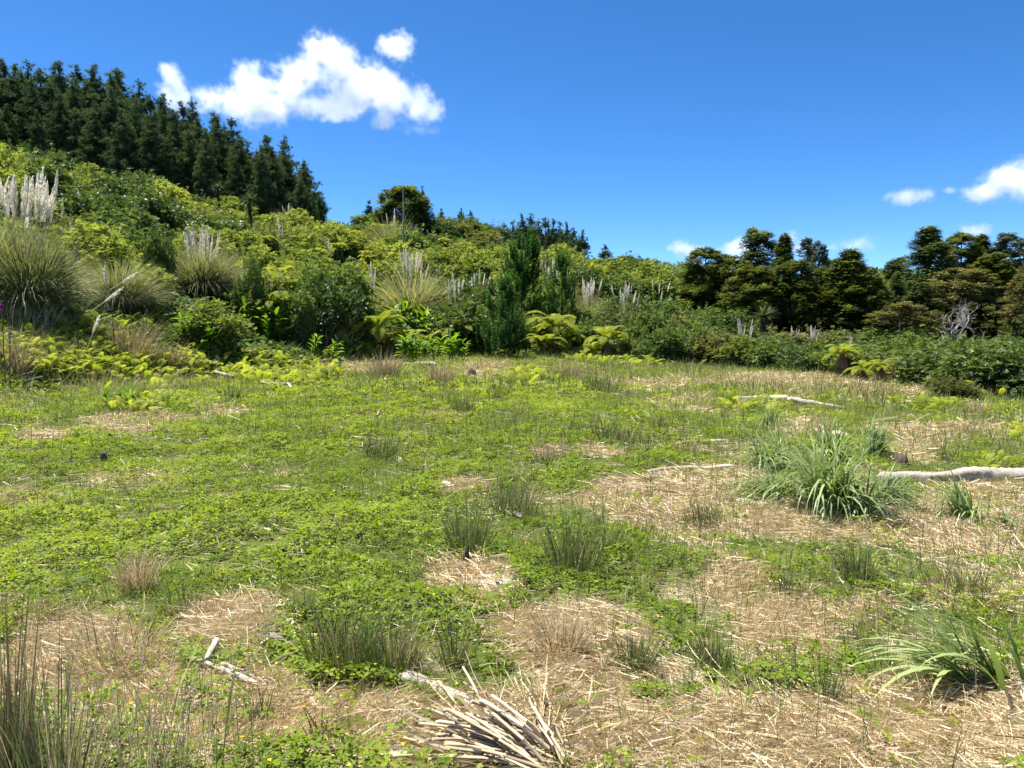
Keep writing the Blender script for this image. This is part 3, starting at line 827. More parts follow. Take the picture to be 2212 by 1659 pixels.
GLEAF = [lance(k, .38 + .05 * k, .10 + .012 * k, .3, .3 + .25 * k) for k in range(3)]
mbs = Mesh(); tube(mbs, [(0, 0, -.08), (.01, 0, .45), (.03, .01, .9)], [.014, .012, .007], 6, .25); GSTEM = mbs.mesh('stem', M['ginger'], True)
def ginger(p, w, d, n, h, label, seed=0, nl=8):
    r_ = np.random.default_rng(seed)
    t = thing('ginger_clump', label, 'ginger plant', p, 0, 1.0, 'wild ginger plants beside the scrub')
    for k in range(n):
        x, y = r_.uniform(-w, w), r_.uniform(-d, d)
        s = h * r_.uniform(.75, 1.12) / .95
        st = link('stem', GSTEM, t)
        st.location = (x, y, gz(p[0] + x, p[1] + y) - p[2]); st.rotation_euler = (r_.normal(0, .1), r_.normal(0, .12), r_.uniform(0, 6.28)); st.scale = (s, s, s)
        a0 = r_.uniform(0, 3.14)
        for j in range(nl):
            lf = link('leaf', GLEAF[(j + k) % 3], st)
            f = .28 + .68 * j / (nl - 1)
            lf.location = (.02 * f, 0, .9 * f); lf.rotation_euler = (r_.uniform(.5, 1.05) + .25 * (j == nl - 1), r_.normal(0, .2), a0 + math.pi * (j % 2) + r_.normal(0, .3))
            q = r_.uniform(.75, 1.1); lf.scale = (q, q, q)
    return t

# ------------------------------------------------------------------ pine plantation on the hill
PINES = [pine_crown(100 + k, 14.0, 2.7 + 0.25 * (k % 3)) for k in range(6)]
PTRUNK = [trunk_mesh(13.4, 0.2, 'trunk', M['bark'], 0.006, seed=k) for k in range(2)]
SKU = [-160, 0, 40, 80, 120, 155, 185, 215, 260, 300, 335, 372, 410, 450, 490, 515, 535, 562, 605, 622, 645, 662, 678, 700]
SKV = [80, 110, 128, 140, 150, 138, 165, 147, 165, 182, 192, 207, 232, 236, 248, 258, 306, 296, 284, 318, 330, 352, 385, 420]
def pine(name, label, u, y, v_top, group, wide=1.0, k=0):
    p = on(u, y)
    h = max(2.0, top_h(p, v_top))
    s = h / 14.0
    wz = s * wide
    t = thing(name, label, 'pine tree', p, rng.uniform(0, 6.28), (wz, wz, s), group)
    link('crown', PINES[k % 6], t); link('trunk', PTRUNK[k % 2], t)
    return t
k = 0
rows = ['front row', 'second row', 'third row', 'skyline row']
zones = [(60, 'above the huge pampas'), (190, 'above the round headed cabbage tree'), (330, 'behind the yellow green slope'), (470, 'under the left end of the cloud'), (560, 'beside the gap in the tree line'), (705, 'where the plantation ends')]
ORD = ['first', 'second', 'third', 'fourth', 'fifth', 'sixth', 'seventh', 'eighth']
cnt = {}
for row, (y, du, drop) in enumerate([(86, 44, 70), (93, 40, 40), (101, 38, 16), (109, 36, 0)]):
    u = -70 + row * 13
    while u < 684 - (0 if row < 2 else 8):
        uu = u + rng.uniform(-9, 9)
        vt = np.interp(uu, SKU, SKV) - 13 + drop * rng.uniform(.5, 1.5) * (1 - 0.5 * (uu > 560)) + (rng.uniform(-12, 20) if row == 3 else rng.uniform(-8, 20))
        zn = next(b for a, b in zones if uu < a or a == 705)
        c = cnt[(row, zn)] = cnt.get((row, zn), -1) + 1
        pine('pine_tree', f'{ORD[c]} dark pine of the {rows[row]} {zn}', uu, y + rng.uniform(-2, 2), vt, 'pines of the hillside plantation', rng.uniform(.8, 1.35) * (1.0 if uu < 520 else 1.12), k)
        k += 1; u += du * rng.uniform(.6, 1.35)
# pines on and behind the middle ridge
for (u, y, vt, wd, lb) in [(801, 92, 432, 1.0, 'small pine alone on the ridge left of the dark rounded tree'), (955, 100, 450, 1.0, 'slender pine on the ridge just right of the dark rounded tree'),
        (915, 90, 402, .6, 'thin wispy pine rising over the right side of the dark rounded tree'),
        (997, 105, 450, .9, 'first of two thin tufted pines on the middle skyline'), (1018, 105, 455, 1.0, 'second of two thin tufted pines on the middle skyline'), (1052, 108, 480, 1.2, 'low bushy pine left of the pine group on the middle skyline'),
        (985, 99, 475, 1.5, 'squat dark pine in front of the two thin tufted pines')]:
    pine('pine_tree', lb, u, y, vt, 'pines along the middle ridge', wd * 1.25, k); k += 1
for i, (u, y, vt) in enumerate([(1090, 128, 484), (1108, 134, 478), (1128, 130, 464), (1146, 136, 462), (1163, 131, 472), (1178, 137, 470), (1195, 129, 474), (1208, 135, 480), (1224, 131, 482), (1238, 128, 492), (1116, 126, 492), (1152, 126, 488), (1184, 126, 492), (1212, 126, 498)]):
    pine('pine_tree', f"{ORD[i] if i < 8 else ORD[i - 8] + ' low' if i > 9 else ['ninth', 'tenth'][i - 8]} dark pine from the left in the middle ridge clump", u, y, vt, 'pine clump on the middle ridge', 1.05, k); k += 1
pine('pine_tree', 'lone pine standing clear at the right end of the ridge clump', 1256, 124, 498, 'pine clump on the middle ridge', 1.3, k); k += 1
pine('pine_tree', 'tiny wind bent pine on the shrub skyline right of the clump', 1306, 112, 528, 'pines along the middle ridge', 1.6, k); k += 1

# ------------------------------------------------------------------ native trees
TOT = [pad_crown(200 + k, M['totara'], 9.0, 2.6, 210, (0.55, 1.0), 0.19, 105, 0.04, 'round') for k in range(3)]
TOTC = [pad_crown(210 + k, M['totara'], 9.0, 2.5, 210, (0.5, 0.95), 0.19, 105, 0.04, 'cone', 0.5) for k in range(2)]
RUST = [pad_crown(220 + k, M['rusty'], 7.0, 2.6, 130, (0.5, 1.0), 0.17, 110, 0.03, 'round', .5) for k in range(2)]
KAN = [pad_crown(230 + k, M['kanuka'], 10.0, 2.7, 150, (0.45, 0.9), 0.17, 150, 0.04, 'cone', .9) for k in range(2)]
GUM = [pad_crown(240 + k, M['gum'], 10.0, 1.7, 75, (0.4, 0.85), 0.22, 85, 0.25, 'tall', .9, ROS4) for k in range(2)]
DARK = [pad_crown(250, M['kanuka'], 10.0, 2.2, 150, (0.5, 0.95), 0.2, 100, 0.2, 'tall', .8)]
TTR = [trunk_mesh(8.2, 0.2, 'trunk', M['bark'], 0.03, seed=20 + k, limbs=14, crown_r=2.2) for k in range(2)]
def tree(label, u, y, v_top, width, form, H, W, group, name='tree', cat='tree', vb=None, k=0):
    p = on(u, y); h = top_h(p, v_top)
    sx = (width / F * y / 2) / W; sz = h / H
    t = thing(name, label, cat, p, rng.uniform(0, 6.28), (sx, sx, sz), group)
    link('crown', form, t)
    o = link('trunk', TTR[k % 2], t); o.scale = (1, 1, H / 9.0)
    return t
G = 'native trees at the right end of the field'
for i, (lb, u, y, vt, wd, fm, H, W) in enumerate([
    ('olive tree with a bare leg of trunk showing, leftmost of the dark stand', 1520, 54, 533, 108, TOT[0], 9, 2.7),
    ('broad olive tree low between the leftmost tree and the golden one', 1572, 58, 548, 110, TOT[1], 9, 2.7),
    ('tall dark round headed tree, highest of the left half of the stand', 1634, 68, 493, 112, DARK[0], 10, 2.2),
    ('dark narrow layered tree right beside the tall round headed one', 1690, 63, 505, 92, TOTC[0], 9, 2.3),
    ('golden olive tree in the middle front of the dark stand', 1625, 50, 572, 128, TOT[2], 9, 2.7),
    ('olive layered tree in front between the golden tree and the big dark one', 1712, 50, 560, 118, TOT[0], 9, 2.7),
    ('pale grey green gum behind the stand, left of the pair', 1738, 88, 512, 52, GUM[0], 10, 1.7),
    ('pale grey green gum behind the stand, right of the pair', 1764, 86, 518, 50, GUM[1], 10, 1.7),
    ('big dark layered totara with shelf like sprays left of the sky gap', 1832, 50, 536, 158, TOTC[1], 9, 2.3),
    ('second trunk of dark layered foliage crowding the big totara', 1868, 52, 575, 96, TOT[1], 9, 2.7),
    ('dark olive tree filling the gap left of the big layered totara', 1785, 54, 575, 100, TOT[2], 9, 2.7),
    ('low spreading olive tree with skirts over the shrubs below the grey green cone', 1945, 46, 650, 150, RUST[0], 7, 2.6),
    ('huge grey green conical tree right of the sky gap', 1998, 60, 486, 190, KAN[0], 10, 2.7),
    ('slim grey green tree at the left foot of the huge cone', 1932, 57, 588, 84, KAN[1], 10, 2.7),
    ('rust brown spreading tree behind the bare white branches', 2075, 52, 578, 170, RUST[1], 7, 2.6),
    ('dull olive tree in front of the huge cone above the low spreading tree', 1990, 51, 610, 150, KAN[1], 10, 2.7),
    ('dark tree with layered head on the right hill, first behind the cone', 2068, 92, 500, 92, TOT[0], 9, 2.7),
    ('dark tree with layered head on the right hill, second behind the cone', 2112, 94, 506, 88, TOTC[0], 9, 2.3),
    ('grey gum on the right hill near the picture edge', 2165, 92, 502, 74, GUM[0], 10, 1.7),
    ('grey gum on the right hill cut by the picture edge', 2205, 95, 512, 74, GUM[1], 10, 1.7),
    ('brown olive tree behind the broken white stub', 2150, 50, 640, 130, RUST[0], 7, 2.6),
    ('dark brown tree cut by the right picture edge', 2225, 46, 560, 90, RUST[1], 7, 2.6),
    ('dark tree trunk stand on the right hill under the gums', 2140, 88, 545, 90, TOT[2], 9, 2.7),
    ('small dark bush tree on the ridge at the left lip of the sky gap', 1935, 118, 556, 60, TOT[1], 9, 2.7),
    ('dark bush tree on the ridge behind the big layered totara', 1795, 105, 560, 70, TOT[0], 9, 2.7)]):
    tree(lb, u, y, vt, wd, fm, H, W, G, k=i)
tree('dark rounded olive tree standing alone on the middle ridge', 872, 82, 404, 122, pad_crown(260, M['totara'], 4.6, 2.6, 170, (0.5, 0.95), 0.18, 110, 0.03, 'round', .7), 4.6, 2.6, None, k=1)
tree('brown olive bush tree below the two thin tufted pines', 985, 88, 482, 90, RUST[0], 7, 2.6, None, k=1)

def dead_tree(p, h, seed, label, spread=0.5, levels=4, mat='palebark', name='dead_tree'):
    r_ = np.random.default_rng(seed); mb = Mesh()
    def br(p0, d, l, r, lv):
        n = 5; pts = [p0]; dd = d.copy()
        for i in range(n):
            dd = nrm((dd + r_.normal(0, .16, 3) + np.array([0, 0, .03]))[None])[0]; pts.append(pts[-1] + dd * l / n)
        tube(mb, pts, np.linspace(r, r * .6, n + 1), 6 if lv > 1 else 4, cap=False)
        if lv > 0:
            for k in range(r_.integers(2, 5)):
                i = r_.integers(2, n + 1)
                nd = nrm((dd + r_.normal(0, spread, 3) + np.array([0, 0, .15]))[None])[0]
                br(pts[i], nd, l * r_.uniform(.5, .8), r * .55, lv - 1)
    for k in range(4):
        br(np.array([r_.normal(0, .12), r_.normal(0, .1), -.2]), nrm(np.array([[r_.normal(0, .35), r_.normal(0, .2), 1.0]]))[0], h * .38, h * .013, levels)
    o = link(name, mb.mesh(name, M[mat], True)); o.location = p
    return tag(o, label, 'dead tree')
dead_tree(on(2052, 45), 5.2, 5, 'bare dead tree with pale twisting branches in front of the rusty tree', .62, 4)
dead_tree(on(2132, 46), 2.0, 8, 'broken white dead stub right of the bare branching tree', .4, 2)
dead_tree(on(1000 + 590, 47), 2.6, 9, 'grey twiggy dead shrub at the foot of the golden olive tree', .6, 4, 'bark')
dead_tree(on(1470, 60), 2.6, 12, 'pale leafless shrub on the slope left of the dark stand', .7, 4)
dead_tree(on(1395, 68), 2.2, 13, 'pale leafless shrub high on the slope under the low cloud', .7, 4)
dead_tree(on(1440, 64), 2.4, 15, 'pale leafless shrub between the other two bare ones on the slope', .7, 4)
dead_tree(on(1428, 54), 2.0, 17, 'grey leafless shrub lowest on the slope above the split plumes', .7, 3)
mb = Mesh(); p = on(873, 60); h = top_h(p, 408); tube(mb, [(0, 0, -.3), (.02, 0, h * .45), (.05, .02, h * .75), (.03, 0, h)], [.085, .075, .055, .03], 7)
tube(mb, [(0, 0, h * .4), (-.12, 0, h * .52)], [.04, .02], 5)
o = link('dead_snag', mb.mesh('dead_snag', M['stick'], True)); o.location = p; tag(o, 'straight grey dead trunk standing before the dark rounded tree', 'dead trunk')

def cabbage(u, y, vt, label, seed, head=.55):
    p = on(u, y); h = top_h(p, vt)
    r_ = np.random.default_rng(seed)
    t = thing('cabbage_tree', label, 'cabbage tree', p, 0, 1, 'cabbage trees on the slope')
    mb = Mesh(); tube(mb, [(0, 0, -.3), (.03, 0, h * .5), (0, 0, h - head)], [.13, .12, .1], 7); link('trunk', mb.mesh('trunk', M['darkwood'], True), t)
    mb = Mesh(); n = 170; d = rdir2(r_, n); d[:, 2] = d[:, 2] * .8 + .15
    strips(mb, np.tile([0, 0, h - head], (n, 1)) + d * .06, np.arctan2(d[:, 1], d[:, 0]), head * r_.uniform(.8, 1.25, n), np.full(n, .05), np.arccos(np.clip(nrm(d)[:, 2], -1, 1)), r_.uniform(.1, .5, n), np.clip(.5 + r_.normal(0, .2, n), 0, 1), 3, .5)
    link('crown', mb.mesh('crown', M['cabbage']), t)
    mb = Mesh(); n = 120; z = r_.uniform(h * .45, h - head, n); a = r_.uniform(0, 6.28, n)
    strips(mb, np.stack([.1 * np.cos(a), .1 * np.sin(a), z], 1), a, np.full(n, .4), np.full(n, .05), np.full(n, 1.7), np.full(n, 1.2), r_.uniform(0, .5, n), 2, .5)
    link('dead_skirt', mb.mesh('dead_skirt', M['dead']), t)
cabbage(546, 50, 413, 'dark trunked cabbage tree with spiky head standing out of the slope below the pines', 1, .6)
cabbage(143, 62, 322, 'cabbage tree with round spiky head in front of the pine plantation', 2, .95)
cabbage(100 + 380, 78, 388, 'small cabbage tree at the foot of the pines', 3, .8)
cabbage(1640 + 10, 44, 652, 'dark spiky cabbage tree low beside the golden olive tree', 5, .8)

# ------------------------------------------------------------------ big named plants along the bush edge
p = hit(62, 676); pampas(p, top_h(p, 505) * .9, top_h(p, 362), 42, 1.25, 'huge pampas clump with a stand of tall silver plumes near the left picture edge', .8, 1, True)
p = on(-40, 20.0); pampas(p, 1.7, 3.7, 12, .6, 'pampas clump behind the huge one, cut by the left picture edge', 1.0, 4, True)
p = hit(258, 670); pampas(p, top_h(p, 570) * .9, 1.9, 0, .3, 'smaller drooping pampas clump at the right side of the huge one', 1.0, 2, True)
p = hit(440, 640); pampas(p, top_h(p, 540) * .9, top_h(p, 494), 30, 1.0, 'round pampas clump with white plumes between two dark bushes', 1.0, 5, True)
p = on(890, 36); pampas(p, top_h(p, 590) * .9, top_h(p, 535), 20, .75, 'pampas clump with upright plumes in the middle of the slope', .95, 7)
p = on(985, 35); pampas(p, top_h(p, 640) * .8, top_h(p, 588), 8, .45, 'smaller pampas left of the young pines with a few white plumes', .9, 8)
p = on(1030, 37); pampas(p, top_h(p, 650) * .8, top_h(p, 588), 7, .3, 'narrow pampas plumes touching the left side of the young pines', .7, 9)
p = on(1186, 44); pampas(p, top_h(p, 610) * .8, top_h(p, 556), 10, .5, 'pampas plumes rising between the two rear young pines', .7, 10)
p = on(1270, 39); pampas(p, top_h(p, 640) * .9, top_h(p, 598), 18, .45, 'pampas with a dense fan of white plumes right of the small young pine', .7, 11)
p = on(1352, 38); pampas(p, top_h(p, 660) * .9, top_h(p, 610), 12, .6, 'pampas with two spaced groups of plumes before green shrubs', .9, 12)
p = on(1418, 46); pampas(p, top_h(p, 655) * .8, top_h(p, 600), 4, .3, 'pampas with few faint plumes under the leafless shrub', .7, 13)
p = on(1608, 37); pampas(p, top_h(p, 735) * .9, top_h(p, 690), 10, .5, 'pampas plumes below the golden olive tree', .7, 14)
p = on(1722, 38); pampas(p, top_h(p, 745) * .9, top_h(p, 708), 9, .4, 'pampas plumes in front of the dark stand, left of a pair', .7, 15)
p = on(1758, 38); pampas(p, top_h(p, 745) * .9, top_h(p, 705), 9, .35, 'pampas plumes in front of the dark stand, right of a pair', .7, 16)
p = on(1832, 37); pampas(p, top_h(p, 760) * .9, top_h(p, 728), 4, .2, 'few pampas plumes under the big layered totara', .6, 17)
p = on(655, 84); pampas(p, top_h(p, 455) * .8, top_h(p, 430), 9, .8, 'far pampas plumes at the right foot of the pine plantation', 1.0, 18)
p = on(628, 80); pampas(p, top_h(p, 455) * .8, top_h(p, 438), 6, .8, 'far pampas plumes just left of those at the plantation foot', 1.0, 19)
p = on(852, 66); pampas(p, top_h(p, 470) * .8, top_h(p, 452), 6, .5, 'far pampas plumes left of the grey dead trunk', .8, 20)
for i, (u, y, vt, n) in enumerate([(166, 27, 470, 2), (249, 30, 478, 1), (270, 30, 478, 1), (145, 30, 415, 2), (191, 34, 415, 2), (805, 37, 570, 5), (616, 42, 470, 3), (720, 40, 520, 2), (1100, 56, 560, 4)]):
    p = on(u, y); pampas(p, 0.0 if n < 3 else .7, top_h(p, vt), n, .25, f"{['bare pampas plume', 'pair of pampas plumes', 'few pampas plumes', 'few pampas plumes', 'cluster of pampas plumes'][n - 1]} poking out of {['the scrub right of the huge clump', 'dark bushes left of the round pampas', 'dark bushes beside another single plume', 'yellow green scrub over the huge clump', 'yellow green scrub below the pines', 'green scrub left of the middle pampas', 'the fern slope above the round pampas', 'bushes above the ginger plants', 'scrub above the young pines'][i]}", .7, 30 + i)
# fallen white plumes at the small clump
for i, (u, v, y, a, b) in enumerate([(275, 600, 18.8, 1.0, .5), (225, 600, 18.9, -.2, .9), (240, 640, 18.4, .95, .2), (205, 700, 17.6, .35, .4)]):
    q = at_depth(u, v, y); o = link('pampas_plume', PLUME_LOW[i]); o.location = q - np.array([.6 * math.sin(a), 0, .6 * math.cos(a)]); o.rotation_euler = (0, a, b); o.scale = (1.0, 1.0, .8)
    tag(o, ['bent white plume leaning out right of the small pampas', 'upright ragged plume inside the small pampas', 'low bent plume lying over the small pampas leaves', 'drooped white plume hanging at the foot of the huge pampas'][i], 'pampas plume', 'bent plumes by the small pampas')

YP = [young_pine_crown(300 + k, 3.2, .95) for k in range(3)]
for i, (u, y, vt, wd, lb) in enumerate([(1082, 30.2, 596, 135, 'dark green young pine with upright shoots, the front one at the bush edge'), (1128, 37.0, 510, 150, 'tallest young pine with candle shoots, behind the front one'),
        (1214, 37.5, 546, 100, 'small young pine right of the tallest one'), (1545, 40, 690, 46, 'low young pine among shrubs before the dark stand'), (700, 70, 425, 40, 'tiny young pine among the scrub below the plantation end'), (420 + 110, 68, 440, 30, 'tiny young pine left of the dark cabbage tree')]):
    p = on(u, y); h = top_h(p, vt); s = h / 3.2; sw = wd / F * y / 2.1
    t = thing('young_pine', lb, 'young pine', p, i * 1.3, (sw, sw, s), 'young pines with upright shoots')
    link('crown', YP[i % 3], t); mb = Mesh(); tube(mb, [(0, 0, -.2), (0, 0, 1.4), (0, 0, 2.9)], [.06, .045, .012], 6); link('trunk', mb.mesh('trunk', M['bark'], True), t)

LM = [(60, 560, 'the huge pampas'), (440, 590, 'the round pampas'), (546, 460, 'the dark cabbage tree'), (143, 350, 'the pale cabbage tree'), (873, 440, 'the dark ridge tree'), (890, 590, 'the middle pampas'), (1128, 560, 'the tallest young pine'),
      (1214, 590, 'the small pine'), (1270, 615, 'the plume fan'), (1350, 630, 'the split plumes'), (1082, 690, 'the front young pine'), (1195, 700, 'the large fern'), (1312, 715, 'the golden fern'), (815, 680, 'the left fern'),
      (1175, 500, 'the ridge pine clump'), (1470, 600, 'the leafless shrub'), (1608, 710, 'the golden tree plumes'), (1740, 720, 'the paired plumes'), (1822, 780, 'the lemon fern'), (2052, 690, 'the bare dead tree'), (1970, 520, 'the huge cone tree'), (660, 400, 'the plantation end'),
      (575, 700, 'the lush ginger'), (330, 380, 'the pine wall'), (720, 690, 'the dry grass'), (2150, 720, 'the broken stub'), (1000, 470, 'the thin pines')]
for i, (u, y, v, size, th, lb) in enumerate([
    (815, 29.0, 690, 1.45, .75, 'big yellow green tree fern left of the ginger row, arching over dark stems'),
    (872, 29.5, 715, 1.2, .5, 'tree fern with drooping fronds touching the big yellow one'),
    (990, 31.5, 690, 1.3, .7, 'dusky tree fern left of the front young pine'),
    (955, 33, 670, 1.1, .6, 'tree fern above the ginger row under the smaller pampas'),
    (1195, 32.5, 690, 1.5, 1.1, 'large yellow tree fern right of the front young pine'),
    (1175, 31.5, 735, 1.2, .4, 'low tree fern at the right foot of the front young pine'),
    (1225, 33, 720, 1.1, .5, 'low tree fern behind the large yellow one'),
    (1312, 31.5, 722, 1.3, .7, 'tree fern with flat golden crown near the middle of the edge'),
    (1285, 32, 745, 1.0, .2, 'small tree fern at the left foot of the flat golden one'),
    (1822, 25.6, 778, .8, .75, 'bright lemon tree fern shuttlecock on the right bush edge'),
    (1868, 23.6, 800, .7, .35, 'ragged lemon fern right of the shuttlecock fern'),
    (1905, 22.8, 790, .55, .5, 'small yellow fern on a thin stem right of the ragged one'),
    (1085, 30.3, 752, .75, .1, 'small fern at the foot of the front young pine'),
    (742, 33, 650, 1.2, .8, 'tree fern in the scrub above the long dry grass'),
    (605, 34, 600, 1.2, .9, 'tree fern left of the large dark bush'),
    (2095, 19.2, 815, .5, .2, 'yellow fern in front of the dark glossy shrubs on the right')]):
    tree_fern(u, y, size, lb, th, True, 14, seed=i)
for i, (u, y, vt) in enumerate([(425, 47, 468), (480, 52, 470), (445, 40, 500), (760, 62, 470), (840, 62, 450), (900, 56, 470), (955, 52, 500), (1045, 60, 520), (800, 50, 490), (850, 44, 520), (690, 46, 500), (655, 54, 470), (590, 62, 450), (570, 44, 510), (730, 52, 470),
        (350, 52, 450), (300, 40, 500), (880, 48, 500), (340, 30, 560), (590, 27, 640), (650, 30, 610), (1010, 66, 500), (700, 37, 560), (330, 64, 410), (960, 70, 490), (250, 50, 430)]):
    p = on(u, y); h = top_h(p, vt)
    _, v_ = proj(p[0], p[1], p[2] + h); d_ = sorted(((u - a) ** 2 + (1.6 * (v_ - b)) ** 2, n) for a, b, n in LM)
    tree_fern(u, y, 1.15 + .2 * math.sin(i * 3.1), ['golden tree fern', 'pale tree fern', 'yellow tree fern'][i % 3] + f' {["high", "midway", "low"][0 if y > 54 else 1 if y > 42 else 2]} up between {d_[0][1]} and {d_[1][1]}', min(max(.5, h - .35), 1.5), False, seed=i, p=p)

ginger(hit(575, 730), .75, .35, 12, 1.05, 'lush ginger clump in front of the bright yellow green bush', 1)
ginger(hit(432, 758), .55, .25, 9, .85, 'ginger stems in a loose row left of the yellow green bush', 2)
ginger(hit(645, 735), .3, .2, 6, .9, 'ginger group right of the lush clump by the long dry grass', 3)
ginger(hit(695, 775), .5, .25, 6, .7, 'sparse ginger stems over the pale wood chips', 4)
ginger(hit(942, 785), 1.15, .4, 26, .95, 'wide row of tall ginger with glowing leaves at the bush edge', 5)
ginger(hit(745, 770), .15, .15, 3, .7, 'three ginger stems at the edge of the long dry grass', 9, 7)
ginger(hit(262, 885), .32, .12, 5, .42, 'small bright ginger plant beside the chip patch', 6, 6)
ginger(on(905, 33), .9, .5, 14, 1.2, 'dark ginger thicket behind the wide row under the middle pampas', 7)
ginger(on(700, 29), .6, .3, 7, 1.0, 'dark ginger stems in the scrub above the dry grass', 8)

# ------------------------------------------------------------------ shrubs
SH = {}
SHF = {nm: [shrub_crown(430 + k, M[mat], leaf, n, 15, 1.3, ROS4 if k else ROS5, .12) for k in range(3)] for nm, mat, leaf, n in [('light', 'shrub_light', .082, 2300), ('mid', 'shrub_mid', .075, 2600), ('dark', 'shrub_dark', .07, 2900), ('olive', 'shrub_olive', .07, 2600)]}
STEM = [shrub_stems(k) for k in range(2)]
COLN = {'light': 'yellow green', 'mid': 'mid green', 'dark': 'dark glossy green', 'olive': 'olive'}
used = {}
def shrub(u, y, r, kind, vt=None, label=None, fine=False, p=None, tall=1.0):
    p = on(u, y) if p is None else p
    if vt is not None:
        sz = top_h(p, vt) / 1.4
    else: sz = r * tall
    if label is None:
        _, v = proj(p[0], p[1], p[2] + sz)
        d = sorted(((u - a) ** 2 + (1.6 * (v - b)) ** 2, a, b, n) for a, b, n in LM)
        _, a, b, n = d[0]
        rel = 'above' if v < b - 25 and abs(u - a) < 50 else 'below' if v > b + 25 and abs(u - a) < 50 else 'left of' if u < a else 'right of'
        size = ('distant ' if y > 70 else '') + ('tall ' if sz > r * 1.02 else 'squat ' if sz < r * .88 else '') + ('large' if r > 1.9 else 'small' if r < 1.35 else '')
        for q2 in d[1:6]:
            label = ' '.join(f'{size} {COLN[kind]} shrub {rel} {n}, near {q2[3]}'.split())
            if len(label.split()) > 16: label = label.replace('distant ', '').replace(' the ', ' ', 1)
            if label not in used: break
        used[label] = 1
    t = thing('shrub', label, 'shrub', p, rng.uniform(0, 6.28), (r, r, sz), 'broadleaf shrubs of the scrub')
    k = int(rng.integers(0, 3))
    link('crown', SHF[kind][k], t)
    link('stems', STEM[k % 2], t)
    return t
# shrubs that stand out
for (u, y, w_, vt, kind, lb) in [
    (345, 27.5, 64, 480, 'dark', 'dark round bush with bare legs between the huge and the round pampas'),
    (545, 27, 74, 530, 'dark', 'dark bush at the right shoulder of the round pampas'),
    (715, 28.5, 150, 555, 'dark', 'large dark dome shaped bush left of the middle pampas'),
    (700, 30, 180, 545, 'mid', 'large green bush wrapped round the dark dome bush'),
    (640, 27.0, 90, 600, 'mid', 'green bush at the left side of the large dark dome'),
    (458, 23.0, 130, 640, 'light', 'bright yellow green bush in front of the round pampas'),
    (1430, 30, 110, 690, 'mid', 'pale leaved green bush at the bush edge right of the golden tree fern'),
    (1385, 32.5, 110, 640, 'mid', 'tall green bush under the two plume groups'),
    (1480, 31, 120, 665, 'mid', 'broad green bush at the edge left of the dark stand'),
    (1545, 30, 110, 700, 'olive', 'olive bush with yellowing tips at the edge below the dark stand'),
    (1600, 29, 90, 720, 'light', 'yellow topped bush at the edge below the golden olive tree'),
    (1660, 28.5, 110, 715, 'mid', 'upright green bush on the right field edge'),
    (1720, 27.5, 100, 735, 'dark', 'dark green bush before the pair of plumes'),
    (1775, 27, 100, 740, 'mid', 'green bush just left of the lemon shuttlecock fern'),
    (1875, 26, 120, 745, 'mid', 'green bush right behind the lemon shuttlecock fern'),
    (1950, 23.5, 130, 750, 'olive', 'olive bush between the lemon ferns and the glossy shrubs'),
    (2030, 21.5, 150, 735, 'dark', 'first big glossy green shrub on the right, nearest the ferns'),
    (2110, 20, 160, 722, 'dark', 'second big glossy green shrub on the right, largest of all'),
    (2190, 19.5, 160, 742, 'dark', 'third big glossy green shrub cut by the right picture edge'),
    (2000, 25.5, 130, 742, 'mid', 'green shrub behind the first big glossy one'),
    (2150, 24, 150, 745, 'olive', 'olive shrub behind the largest glossy one'),
    (2075, 18.4, 90, 800, 'olive', 'small scraggly olive shrub at the foot of the glossy shrubs'),
    (1255, 34, 70, 690, 'mid', 'green bush between the yellow and the golden tree ferns'),
    (1350, 31.5, 80, 725, 'olive', 'low olive bush right of the golden tree fern'),
    (1130, 33, 60, 655, 'mid', 'light green bush squeezed between the young pines'),
    (780, 31, 80, 625, 'mid', 'green bush behind the big yellow tree fern'),
    (20, 33, 110, 305, 'light', 'tall yellow green bush over the huge pampas at the left picture edge')]:
    shrub(u, y, w_ / F * y / 1.75, kind, vt, lb, True)
# the mass of scrub
placed = []
def clear_ok(x, y, r):
    for (a, b, c) in placed:
        if (a - x) ** 2 + (b - y) ** 2 < (0.56 * (c + r)) ** 2: return False
    return True
cand = 0
while len(placed) < 292 and cand < 9000:
    cand += 1
    u = rng.uniform(-90, 2290); q = rng.uniform(0, 1)
    y = edge((u - CU) / F * 30, 30) + 1.2
    e0 = float(np.interp(u, KU, KE)) + 1.6; yr = float(np.interp(u, RU, RY)) - 1
    if u < 690: yr = 84
    y = e0 + (yr - e0) * q ** 1.25
    p = on(u, y)
    if p[0] / y * F + CU > 1560 and y > 50 and rng.random() < .75: continue
    r = rng.uniform(1.0, 1.75) * (0.85 + 0.010 * y) * (0.8 if y < e0 + 4 else 1)
    if not clear_ok(p[0], p[1], r): continue
    if u < 330 and y < 24: continue
    if 340 < u < 545 and y < 31.5: continue
    if 820 < u < 960 and y < 38.5: continue
    if u < 860 and y < e0 + 5 : continue
    placed.append((p[0], p[1], r))
    tone = fbm(p[0], p[1], 11, 77, 2) + rng.normal(0, .12)
    left = sstep(950, 450, u) * .6
    if u > 1500: kind = 'mid' if tone < .52 else 'dark' if tone < .62 else 'olive'
    else: kind = ('light' if tone > .53 - .17 * left else 'mid' if tone > .42 - .12 * left else 'dark' if rng.random() < .75 else 'olive')
    if u > 1150 and y > 70: kind = 'olive' if rng.random() < .55 else 'mid'
    shrub(u, y, r, kind, None, None, False, p, rng.uniform(.8, 1.15) * (0.62 if y > 70 else 1) * (.62 if u > 1480 else 1))

